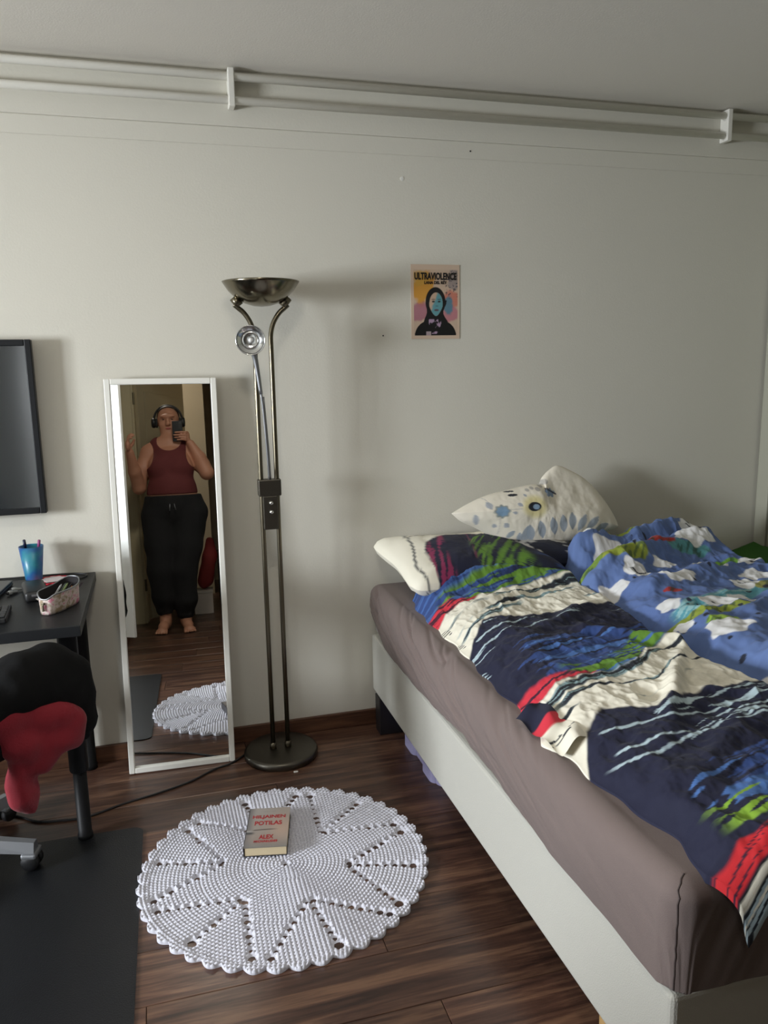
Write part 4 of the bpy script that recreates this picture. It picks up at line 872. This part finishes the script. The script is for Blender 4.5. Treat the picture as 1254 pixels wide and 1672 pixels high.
# ---- pillows
def pillow(outline, thick, nr, na, frame, printf, wr=.006, seed=0, exp=.55, tail=None):
    """closed cushion from a plan outline in its own plane; frame = (origin, ex, ey, en)"""
    P = spline(list(outline)+[outline[0]], 24)[:-1]
    seg = np.linalg.norm(np.diff(np.vstack([P, P[:1]]), axis=0), axis=1); cs = np.concatenate([[0], np.cumsum(seg)]); t = np.linspace(0, cs[-1], na, endpoint=False)
    Pc = np.vstack([P, P[:1]]); B = np.stack([np.interp(t, cs, Pc[:, 0]), np.interp(t, cs, Pc[:, 1])], 1); c0 = B.mean(0)
    r = np.linspace(0, 1, nr)[1:]; o, ex, ey, en = [np.array(q, float) for q in frame]; V = []; C = []
    for sgn in (1, -1):
        A = c0+(B-c0)*r[:, None, None]; a, b = A[..., 0], A[..., 1]
        f = (1-(r[:, None])**2.6)**exp; th = thick*f
        if tail is not None: th = th*tail(a, b)
        z = sgn*th/2+f*wr*(fbm(a*14, b*14, seed)-.5)*2+f*wr*.8*(-np.abs(fbm(a*20+5, b*9, seed+3)-.5)*2+.4)
        A3 = o+a[..., None]*ex+b[..., None]*ey+z[..., None]*en
        cz = o+c0[0]*ex+c0[1]*ey+en*(sgn*thick/2*(1 if tail is None else float(tail(c0[0], c0[1]))))
        V.append(np.vstack([cz[None], A3.reshape(-1, 3)])); pc = printf(a, b); C.append(np.vstack([pc[0, :1], pc.reshape(-1, 3)]))
    n1 = 1+(nr-1)*na; F = []
    for s_ in range(2):
        b0 = s_*n1; k = np.arange(na); k1 = (k+1) % na
        f3 = np.stack([np.full(na, b0), b0+1+k, b0+1+k1, b0+1+k1], 1)
        rows = [np.stack([b0+1+i*na+k, b0+1+(i+1)*na+k, b0+1+(i+1)*na+k1, b0+1+i*na+k1], 1) for i in range(nr-2)]
        G = np.concatenate(rows); F += ([tuple(q[:3]) for q in f3]+[tuple(q) for q in G]) if s_ == 0 else ([tuple(q[:3][::-1]) for q in f3]+[tuple(q[::-1]) for q in G])
    return np.concatenate(V), F, np.concatenate(C)
# printed pillow matching the striped duvet, lying flat at the near head corner
def print_pillow(a, b):
    C, put = paint(a.shape); put(np.ones_like(a), CREAM)
    put(sstep(.006, .003, np.abs(a-.055-.25*b*b+.01*np.sin(b*20)))*.9, BLK); put(sstep(.005, .002, np.abs(b-.335-.12*(a-.2)))*sstep(.05, .1, a)*sstep(.5, .4, a), BLK)
    d_ = a-.105-.42*np.maximum(b-.16, 0)**1.25*1.6+.05*np.maximum(.12-b, 0); n = sstep(-.003, .003, d_)*sstep(.003, -.003, b-(.285-.55*np.maximum(.24-a, 0))-.02*np.sin(a*9)); put(n, NAVY)
    w = a*1.0+b*.4
    put(n*sstep(.085, .06, d_)*streak(a-b*.25, b, 60, 5, 301, .48, .52), (140, 40, 84)); put(n*sstep(.13, .14, d_)*sstep(.20, .18, d_)*streak(a-b*.25, b, 60, 5, 302, .50, .54), (92, 34, 66)); put(n*sstep(.17, .20, d_)*streak((a-b*.7)*.8, b+a*.4, 95, 6, 303, .47, .50)*sstep(.42, .46, fbm((a-b*.8)*9, (b+a)*2.5, 318, 2)), GREEN); put(n*sstep(.47, .52, a), NAVY); put(n*sstep(.5, .56, a)*streak(a, b, 9, 30, 307, .5, .6), BLUE)
    return C
tl = math.radians(10); ey = np.array([0, math.cos(tl), math.sin(tl)]); en = np.array([0, -math.sin(tl), math.cos(tl)])
V, F, C = pillow([(.0, .02), (.05, -.03), (.3, -.01), (.58, -.03), (.63, .03), (.60, .16), (.53, .37), (.47, .40), (.28, .39), (.06, .42), (-.03, .40), (.0, .2)], .155, 34, 260, ((.835, 2.605, .715), (1, 0, 0), ey, en), print_pillow, .006, 9)
single('striped_pillow', (V, F), M_print, 'cream pillow with navy field and green and magenta strokes at the near head corner', 'pillow', True, C)
# dark patterned pillow partly hidden below the white one
def print_dark(a, b):
    C, put = paint(a.shape); put(np.ones_like(a), (20, 24, 44)); put(sstep(.60, .64, fbm(a*16, b*26, 311)), (196, 194, 190)); return C
V, F, C = pillow([(.0, .0), (.25, -.01), (.50, .0), (.51, .15), (.50, .30), (.25, .31), (.0, .30), (-.02, .15)], .11, 24, 200, ((1.09, 2.70, .735), (1, 0, 0), (0, .985, .17), (0, -.17, .985)), print_dark, .006, 12)
single('dark_pillow', (V, F), M_print, 'navy pillow with small white marks squashed under the white leaf pillow', 'pillow', True, C)
# white pillow with blue leaves, propped against the wall
wx = lambda px, py: (np.array([px, py], float))
def w2(px, py): return ((px-740)*.00278, (900-py)*.00242)     # metres in the pillow's own plane
ol = [w2(*p) for p in ((739, 832), (765, 818), (795, 806), (830, 799), (862, 793), (884, 793), (886, 782), (898, 770), (913, 763), (932, 772), (955, 788), (975, 812), (992, 842), (1003, 871), (998, 878), (960, 888), (920, 896), (890, 901), (855, 899), (820, 889), (795, 874), (772, 858), (752, 846))]
def print_leaf(a, b):
    C, put = paint(a.shape); put(np.ones_like(a), (236, 229, 213))
    px = 740+a/.00278; py = 900-b/.00242
    LB, DB = (150, 162, 176), (30, 34, 44)
    def leaf(cx, cy, L_, w_, ang, col=LB, al=.9):
        c, s_ = math.cos(ang), math.sin(ang); u = (px-cx)*c+(py-cy)*s_; v_ = -(px-cx)*s_+(py-cy)*c; t = np.clip(1-(u/L_)**2, 0, 1); put(sstep(1.1, .9, np.abs(v_)/(w_*t+.01))*(np.abs(u) < L_)*al, col); put(sstep(.7, .3, np.abs(v_))*(np.abs(u) < L_*.9)*.25, (110, 124, 142))
    for i, (cx, cy, an) in enumerate(((842, 877, 1.75), (849, 875, 1.45), (866, 870, 1.4), (885, 866, 1.42), (901, 863, 1.5), (916, 860, 1.58), (932, 864, 2.0), (950, 866, 2.35), (966, 875, 2.7), (833, 880, 1.5), (820, 874, 2.4))): leaf(cx, cy, 15 if i < 9 else 8, 6.2 if i < 9 else 4, an)
    for r_, col in ((24, (226, 214, 150)),): put(sstep(r_, r_*.55, np.hypot((px-857), (py-832)))*.8, col)
    put(sstep(10.8, 9.8, np.hypot(px-856.5, (py-832)*1.35)), DB); put(sstep(5.6, 4.9, np.hypot(px-859, (py-832.5)*1.2)), (140, 166, 190)); put(sstep(7.6, 6.8, np.hypot(px-828, (py-810)*3.2)), DB); put(sstep(7.6, 6.8, np.hypot(px-826, (py-803)*5)), (60, 62, 68))
    an = np.arctan2(py-836, px-807); put(sstep(1.06, .96, np.hypot((px-807)/11.5, (py-836)/10.5)/(1+.10*np.cos(an*8))), (150, 156, 152)); put(sstep(1.06, .94, np.hypot((px-807.5)/9, (py-836)/8)/(1+.08*np.cos(an*8))), (128, 158, 186))
    for cx, cy, L_, w_, an_ in ((790, 825, 7, 5, 1.2), (770, 846, 9, 4, 1.3), (835, 827, 4.5, 3, .6), (826, 840, 3.5, 2.5, .4), (796, 858, 4, 3, .5), (813, 859, 5, 4, .8), (846, 812, 3, 2, .9)): leaf(cx, cy, L_, w_, an_, (166, 172, 182))
    an = np.arctan2(py-810, px-888); put(sstep(1.06, .94, np.hypot((px-888)/8, (py-810)/7)/(1+.2*np.cos(an*5+.8))), (132, 152, 178)); put(sstep(2.2, 1.4, np.abs((py-806)-(px-888)*.62))*(np.abs(px-890) < 9), (60, 64, 76))
    for cx, cy, r_ in ((884, 790, 5), (876, 797, 4), (868, 803, 4), (860, 800, 3), (852, 803, 3)): put(sstep(r_+.6, r_-.6, np.hypot(px-cx, py-cy))*.7, (150, 148, 146))
    put(sstep(.9, .4, np.abs(np.hypot(px-770, py-826)-21))*(px > 772)*(py < 832)*.5, (150, 152, 156)); put(sstep(.8, .4, np.abs(py-834-.02*(px-820)))*((px > 818) & (px < 838))*.5, (150, 152, 156))
    put(sstep(.8, .4, np.abs(px-803+.05*(py-860)))*((py > 846) & (py < 872))*.5, (150, 152, 156))
    # crease shading comes from geometry; a faint yellow cast lies along the hem
    return C
wtail = lambda a, b: 1-.62*sstep(.36, .44, a)*sstep(.10, .26, b)
lean = math.radians(14); ey = np.array([0, math.sin(lean), math.cos(lean)]); en = np.array([0, -math.cos(lean), math.sin(lean)]); ex = np.array([1, 0, 0.])
V, F, C = pillow(ol, .15, 60, 420, ((1.098, 2.845, .762), ex, ey, en), print_leaf, .006, 15, tail=wtail)
single('white_pillow', (V, F), M_print, 'white pillow printed with blue leaves, propped against the wall with one corner up', 'pillow', True, C)
# green blanket in the far corner, heaped against both walls
nx, ny = 60, 100
X, Y = np.meshgrid(np.linspace(2.40, 2.694, nx), np.linspace(2.25, 3.048, ny), indexing='ij')
Z = .652-.28*(2.694-X)-.13*(3.048-Y)+.016*(fbm(X*7, Y*7, 401)-.5)-.03*sstep(.03, 0, X-2.40)
i_ = np.arange(nx*ny).reshape(nx, ny); ring = np.concatenate([i_[:, 0], i_[-1, 1:], i_[-2::-1, -1], i_[0, -2:0:-1]])
V = np.stack([X, Y, Z], -1).reshape(-1, 3); lo_ = V[ring].copy(); lo_[:, 2] = .001; k = np.arange(len(ring)); b0 = len(V)
F = [tuple(q) for q in gridfaces(nx, ny)]+[(int(ring[j]), b0+j, b0+(j+1) % len(ring), int(ring[(j+1) % len(ring)])) for j in k]
single('green_blanket', (np.concatenate([V, lo_]), F), mat('green_cloth', lin(52, 100, 34), .9, bump=.4, bscale=200), 'plain green blanket heaped in the far right corner behind the bed', 'blanket', True, recalc=True)
# lilac plastic storage box under the bed
ub = thing('storage_box', 'lilac plastic storage box pushed under the pale bed', 'box', (1.1, 2.66, 0))
M_lil = mat('lilac_plastic', lin(178, 174, 214), .35)
bmv = []
n = 40
def rr2(x0, x1, y0, y1, r): return rrect(x0, x1, y0, y1, r, 5)
part('tub', join(prism(rr2(.888, 1.33, 2.46, 2.90, .05), .001, .10)), M_lil, ub); part('tub_lid', prism(rr2(.862, 1.35, 2.43, 2.925, .05), .1005, .130), M_lil, ub)
part('tub_foot', join(*[prism(rr2(.872, .95, a, a+.13, .03), .001, .045) for a in (2.50, 2.72)]), M_lil, ub)

# ================================================================== the photographer, seen in the mirror
per = thing('person', 'person in dark red sleeveless top and black joggers holding a phone, seen in the mirror', 'person', (-.10, .08, 0))
s = SDF((-.46, -.36, -.004), (.27, .32, 1.66), .005)
hcx, hcy, hcz = -.088, -.185, 1.530
# trunk
s.ell((-.083, .0, .93), (.185, .135, .14), .04); s.ell((-.083, .005, 1.04), (.163, .130, .13), .05); s.ell((-.085, -.045, 1.19), (.160, .120, .15), .05)
for sx in (-1, 1): s.ell((-.084+sx*.078, .025, 1.185), (.075, .072, .070), .04)
s.chain([(-.235, -.105, 1.305), (-.16, -.11, 1.345), (-.088, -.115, 1.36), (-.015, -.11, 1.345), (.065, -.105, 1.30)], [.056, .058, .066, .058, .056], .04)
s.cone((-.088, -.12, 1.36), (-.088, -.15, 1.46), .060, .056, .03)
# head: skull, jaw, cheeks, nose, lips, chin, ears
s.ell((hcx, hcy-.01, hcz+.030), (.077, .094, .086), .02); s.ell((hcx, hcy+.022, hcz-.030), (.064, .066, .082), .03); s.ell((hcx, hcy+.052, hcz-.086), (.030, .026, .024), .03)
for sx in (-1, 1): s.ell((hcx+sx*.038, hcy+.060, hcz-.022), (.026, .022, .026), .02); s.ell((hcx+sx*.077, hcy-.005, hcz), (.010, .020, .032), .008)
s.chain([(hcx, hcy+.086, hcz+.018), (hcx, hcy+.104, hcz-.018)], [.010, .014], .012); s.ell((hcx, hcy+.100, hcz-.022), (.019, .013, .010), .010); s.ell((hcx, hcy+.090, hcz+.040), (.055, .014, .014), .02)
s.ell((hcx, hcy+.088, hcz-.054), (.024, .010, .0075), .006)
# right arm with the phone, left arm raised towards the wall corner
s.chain([(.062, -.105, 1.30), (.135, -.055, 1.20), (.172, -.005, 1.135)], [.060, .056, .050], .03); s.chain([(.172, -.005, 1.135), (.125, -.025, 1.25), (.068, -.036, 1.355)], [.050, .044, .029], .02)
s.chain([(-.235, -.105, 1.30), (-.290, -.06, 1.18), (-.316, -.015, 1.05)], [.060, .056, .047], .03); s.chain([(-.316, -.015, 1.05), (-.334, .06, 1.17), (-.352, .145, 1.305)], [.047, .043, .028], .02)
# right hand: palm, four fingers across the phone's back, thumb on its front
pcx, pcz = -.020, 1.450
s.ell((.046, -.034, 1.405), (.020, .026, .046), .015)
for i, (z, x1, rr_) in enumerate(((1.438, -.038, .0082), (1.419, -.046, .0085), (1.400, -.042, .0082), (1.383, -.026, .0072))):
    s.chain([(.046, -.030, z-.006), (.036, -.006, z), (.006, -.0015, z+.004), (x1, -.003, z+.003)], [.0105, .0095, rr_, rr_*.82], .003)
s.chain([(.050, -.045, 1.395), (.030, -.052, 1.425), (.004, -.045, 1.447)], [.013, .011, .009], .006)
# left hand, fingers lightly curled
s.ell((-.358, .180, 1.352), (.018, .032, .042), .015)
for i, (dx, dy, l) in enumerate(((0, .0, .9), (.004, .012, 1.), (.004, .024, .95), (0, .036, .75))):
    b_ = np.array((-.360+dx*0, .158+dy, 1.385-.006*i)); s.chain([b_, b_+np.array((.010, .008, .034))*l, b_+np.array((.030, .012, .050))*l, b_+np.array((.046, .010, .044))*l], [.0098, .0092, .0085, .0072], .003)
s.chain([(-.350, .150, 1.335), (-.326, .150, 1.365), (-.314, .160, 1.392)], [.013, .011, .0085], .006)
# legs and feet
for (hx, kx, ax_, tx, ty) in ((-.172, -.190, -.185, -.215, .232), (.012, -.035, -.042, -.012, .245)):
    s.chain([(hx, .0, .88), (kx, .075, .46), (ax_, .065, .09)], [.115, .070, .038], .04); s.chain([(ax_, .065, .09), (ax_-.002, .045, .038)], [.038, .034], .02)
    dxx = tx-ax_; s.chain([(ax_, .055, .060), (ax_+dxx*.5, .14, .040), (ax_+dxx*.85, .195, .024)], [.038, .033, .024], .02); s.ell((ax_+dxx*.85, .195, .020), (.043, .035, .020), .015)
    sg = 1 if tx > ax_ else -1
    for q in range(5):
        ox = (q-2)*.0175; s.chain([(ax_+dxx*.85+ox*.9, .205, .016), (ax_+dxx+ox, ty+.006-.005*abs(q-(1 if sg > 0 else 3)), .012)], [.010, .0112 if q == (0 if sg > 0 else 4) else .0082], .003)
body_d = s.d.copy(); SP = s.pts()
part('body', s.mesh(2), M_skin, per, True)
# sleeveless top: follows the trunk
trunk = SDF((-.46, -.36, -.004), (.27, .32, 1.66), .005)
trunk.ell((-.083, .0, .96), (.172, .132, .12), .04); trunk.ell((-.083, .005, 1.04), (.165, .132, .13), .05); trunk.ell((-.085, -.045, 1.19), (.160, .120, .15), .05)
for sx in (-1, 1): trunk.ell((-.084+sx*.078, .027, 1.185), (.076, .074, .070), .05)
trunk.chain([(-.20, -.108, 1.315), (-.16, -.11, 1.345), (-.088, -.115, 1.36), (-.015, -.11, 1.345), (.030, -.108, 1.31)], [.050, .058, .066, .058, .050], .04)
d = trunk.d-.007+.004*(vn3(SP*np.array([16, 16, 9]), 77)-.5)
d = np.maximum(d, -(SP[..., 2]-.992))
nk = np.sqrt(((SP[..., 0]+.087)/.088)**2+((SP[..., 2]-1.385)/.075)**2)-1; d = np.maximum(d, -nk*.07)
for sx, cx in ((-1, -.262), (1, .092)):
    ah = np.sqrt(((SP[..., 0]-cx)/.062)**2+((SP[..., 2]-1.285)/.105)**2)-1; d = np.maximum(d, -ah*.06)
trunk.d = d.astype(np.float32); part('sleeveless_top', trunk.mesh(1), mat('top_red', lin(104, 44, 44), .85, bump=.2, bscale=220), per, True)
# joggers with gathered cuffs and a waistband
J = SDF((-.46, -.30, -.004), (.27, .32, 1.15), .006); JP = J.pts()
J.ell((-.080, -.002, .895), (.203, .152, .21), .05)
J.ell((-.083, .0, .93), (.198, .148, .152), .04); J.ell((-.083, .005, 1.04), (.178, .145, .145), .04)
for hx, kx, cx, cz in ((-.180, -.192, -.186, .165), (.025, -.036, -.040, .125)):
    J.chain([(hx, .0, .83), ((hx+kx)/2, .045, .62), (kx, .080, .44), (cx, .070, cz+.09), (cx, .066, cz)], [.138, .116, .098, .084, .060], .025)
d = J.d+.016*(vn3(JP*np.array([13, 13, 9]), 88)-.5).astype(np.float32); d = np.maximum(d, JP[..., 2]-.984); J.d = d.astype(np.float32)
M_jog = mat('jogger_black', (.010, .010, .011), .9, bump=.2, bscale=150)
jg = part('joggers', J.mesh(1), M_jog, per, True)
for hx, cz in ((-.186, .152), (-.040, .112)): part('cuff', lathe([(.050, -.026), (.054, -.02), (.056, 0), (.054, .02), (.046, .026)], 24, (hx, .066, cz)), M_jog, jg, True)
for dq in (rod((-.10, .163, .925), (-.104, .168, .875), .003), rod((-.07, .163, .925), (-.062, .168, .88), .003)): part('drawstring', dq, M_steel, jg, True)
# hair pulled back, brows, eyes, lips
Hs = SDF((hcx-.11, hcy-.14, hcz-.11), (hcx+.11, hcy+.12, hcz+.14), .004); HP = Hs.pts()
Hs.ell((hcx, hcy-.014, hcz+.034), (.083, .099, .092), .01); Hs.ell((hcx, hcy-.105, hcz+.01), (.035, .03, .035), .02)
cut = (HP[..., 1]-(hcy+.020))*.8-(HP[..., 2]-(hcz+.085))*.62; cut2 = -(HP[..., 2]-(hcz-.05))
Hs.d = np.maximum(np.maximum(Hs.d, cut), cut2).astype(np.float32)+.003*(vn3(HP*np.array([60, 20, 30]), 5)-.5).astype(np.float32); part('hair', Hs.mesh(1), mat('hair_dark', lin(46, 36, 30), .6), per, True)
M_eye = mat('eye_dark', lin(40, 34, 32), .3); M_brow = mat('brow', lin(90, 62, 50), .8)
for sx in (-1, 1):
    part('eye', xf(lathe([(0, -.006), (.007, -.004), (.010, 0), (.007, .004), (0, .006)], 16), np.diag([1, .5, .7]), (hcx+sx*.031, hcy+.083, hcz+.014)), M_eye, per, True)
    part('eyebrow', tube(spline([(hcx+sx*.016, hcy+.098, hcz+.036), (hcx+sx*.032, hcy+.096, hcz+.041), (hcx+sx*.048, hcy+.084, hcz+.036)], 4), .003, 8), M_brow, per, True)
part('lips', xf(lathe([(0, -.009), (.014, -.006), (.021, 0), (.014, .006), (0, .009)], 18), np.diag([1, .35, .85]), (hcx, hcy+.096, hcz-.054)), mat('lip', lin(176, 92, 86), .45), per, True)
# headphones
hp = thing('headphones', 'black over-ear headphones worn by the person in the mirror', 'headphones', (hcx, hcy, hcz-.03))
arc = [(hcx+.103*math.cos(a), hcy-.008, hcz+.012+.112*math.sin(a)) for a in np.linspace(-.05, math.pi+.05, 30)]
part('headband', tube(np.array(arc), .0085, 10), M_black, hp, True)
for sx in (-1, 1):
    cu = part('ear_cup', xf(lathe([(0, -.016), (.030, -.016), (.037, -.008), (.037, .006), (.030, .016), (0, .018)], 28), rot('y', sx*math.pi/2), (hcx+sx*.106, hcy-.005, hcz-.004)), M_black, hp, True)
    part('ear_pad', xf(lathe([(.020, -.016), (.036, -.013), (.036, -.002), (.020, 0)], 28), rot('y', sx*math.pi/2), (hcx+sx*.092, hcy-.005, hcz-.004)), mat('pad', (.02, .02, .02), .7), cu, True)
# phone in the right hand
ph_ = thing('phone', 'black phone held up in front of the face of the person in the mirror', 'phone', (pcx, -.02, 1.375))
part('phone_body', box(pcx-.0365, pcx+.0365, -.0235, -.0145, 1.375, 1.525, .003), M_black, ph_)
part('camera_bump', box(pcx+.006, pcx+.033, -.0150, -.0128, 1.470, 1.518, .001, 1), mat('bump_black', (.02, .02, .022), .2), ph_)

# ================================================================== hallway things seen in the mirror
def coat(loc, label, seed, hgt=.62, w=.15, col=(.006, .006, .007), name='coat', cat='coat', grp='coats hanging in the hallway'):
    x, yv, z = loc; t = SDF((x-.20, yv-.28, z-hgt-.06), (x+.20, yv+.28, z+.08), .012); P = t.pts()
    t.chain([(x+.10, yv, z), (x+.06, yv, z-.08), (x+.05, yv, z-hgt*.5), (x+.04, yv, z-hgt)], [.03, w*.62, w*.8, w*.85], .04)
    t.chain([(x+.04, yv+.12, z-.12), (x+.02, yv+.17, z-.30), (x+.03, yv+.15, z-.48)], [.05, .05, .035], .03); t.chain([(x+.04, yv-.12, z-.12), (x+.02, yv-.17, z-.30), (x+.03, yv-.15, z-.48)], [.05, .05, .035], .03)
    t.d += (.05*(vn3(P*np.array([11, 11, 5]), seed)-.5)).astype(np.float32)
    return single(name, t.mesh(1), mat(name+'_cloth', col, .9), label, cat, True, group=grp)
HXR = HX
rk = thing('coat_rack', 'dark hook rail on the hallway wall seen in the mirror', 'coat rack', (HXR, -1.0, 1.58))
part('rail', box(HXR-.022, HXR-.001, -1.60, -.50, 1.60, 1.66, .003), M_black, rk)
for yv in (-.62, -.95, -1.30): part('hook', tube(spline([(HXR-.02, yv, 1.63), (HXR-.07, yv, 1.60), (HXR-.10, yv, 1.61), (HXR-.105, yv, 1.64)], 5), .006, 8), M_steel, rk, True)
coat((.335, -.70, 1.52), 'black coat hanging in the hallway, the nearer of the two behind the person', 51); coat((.335, -1.36, 1.54), 'black coat hanging in the hallway, the farther of the two behind the person', 53)
# small bags and a hat below the coats
sh_ = thing('shoe_bench', 'dark shoe bench under the coats in the hallway', 'bench', (.37, -.85, 0)); part('bench_top', box(.215, HXR-.001, -1.40, -.50, .40, .43, .004), M_black, sh_)
for x in (.22, .47):
    for yv in (-1.38, -.53): part('leg', box(x, x+.03, yv, yv+.03, 0, .40), M_black, sh_)
t = SDF((.08, -.92, .42), (.5, -.5, 1.0), .009); t.rbox((.335, -.70, .585), (.10, .12, .13), .05); t.d += (.03*(vn3(t.pts()*12, 61)-.5)).astype(np.float32)
single('grey_bag', t.mesh(1), mat('bag_grey', lin(110, 108, 106), .8), 'soft grey bag on the shoe bench in the hallway', 'bag', True)
single('pink_hat', xf(lathe([(0, .11), (.05, .10), (.075, .05), (.082, .005), (.12, .0), (.12, -.004), (.07, -.004), (.0, .09)], 28), None, (.345, -.70, .735)), mat('hat_pink', lin(176, 72, 120), .8), 'pink hat lying on the grey bag in the hallway', 'hat', True)
t = SDF((-.02, -.75, .19), (.33, -.45, .68), .008); t.chain([(.165, -.60, .58), (.150, -.60, .45), (.115, -.60, .26)], [.035, .055, .065], .04); t.d += (.03*(vn3(t.pts()*np.array([12, 12, 6]), 63)-.5)).astype(np.float32)
single('red_bag', t.mesh(1), mat('bag_red', lin(140, 46, 44), .8), 'limp red fabric bag standing on the white box behind the person', 'bag', True)
wb = thing('white_box', 'plain white box on the hallway floor behind the person', 'box', (.085, -.58, 0))
part('box_body', box(.012, .160, -.68, -.49, .001, .170, .003), mat('box_white', lin(206, 196, 188), .7), wb); part('box_lid', box(.008, .164, -.684, -.486, .1705, .190, .003), mat('box_white_lid', lin(210, 202, 194), .7), wb)
# dark beanbag behind the camera, added to give the black screen a dark reflection
t = SDF((-1.75, .60, -.005), (-.60, 1.45, 1.0), .02); t.ell((-1.15, 1.02, .26), (.42, .36, .25), .05); t.ell((-1.15, .92, .52), (.33, .26, .34), .15); t.d += (.04*(vn3(t.pts()*6, 71)-.5)).astype(np.float32)
V, F = t.mesh(2); V[:, 2] = np.maximum(V[:, 2], .0015)
single('mound', (V, F), mat('mound_black', (.012, .012, .014), .6), 'black beanbag added near the white panel to be reflected in the dark screen', 'mound', True)
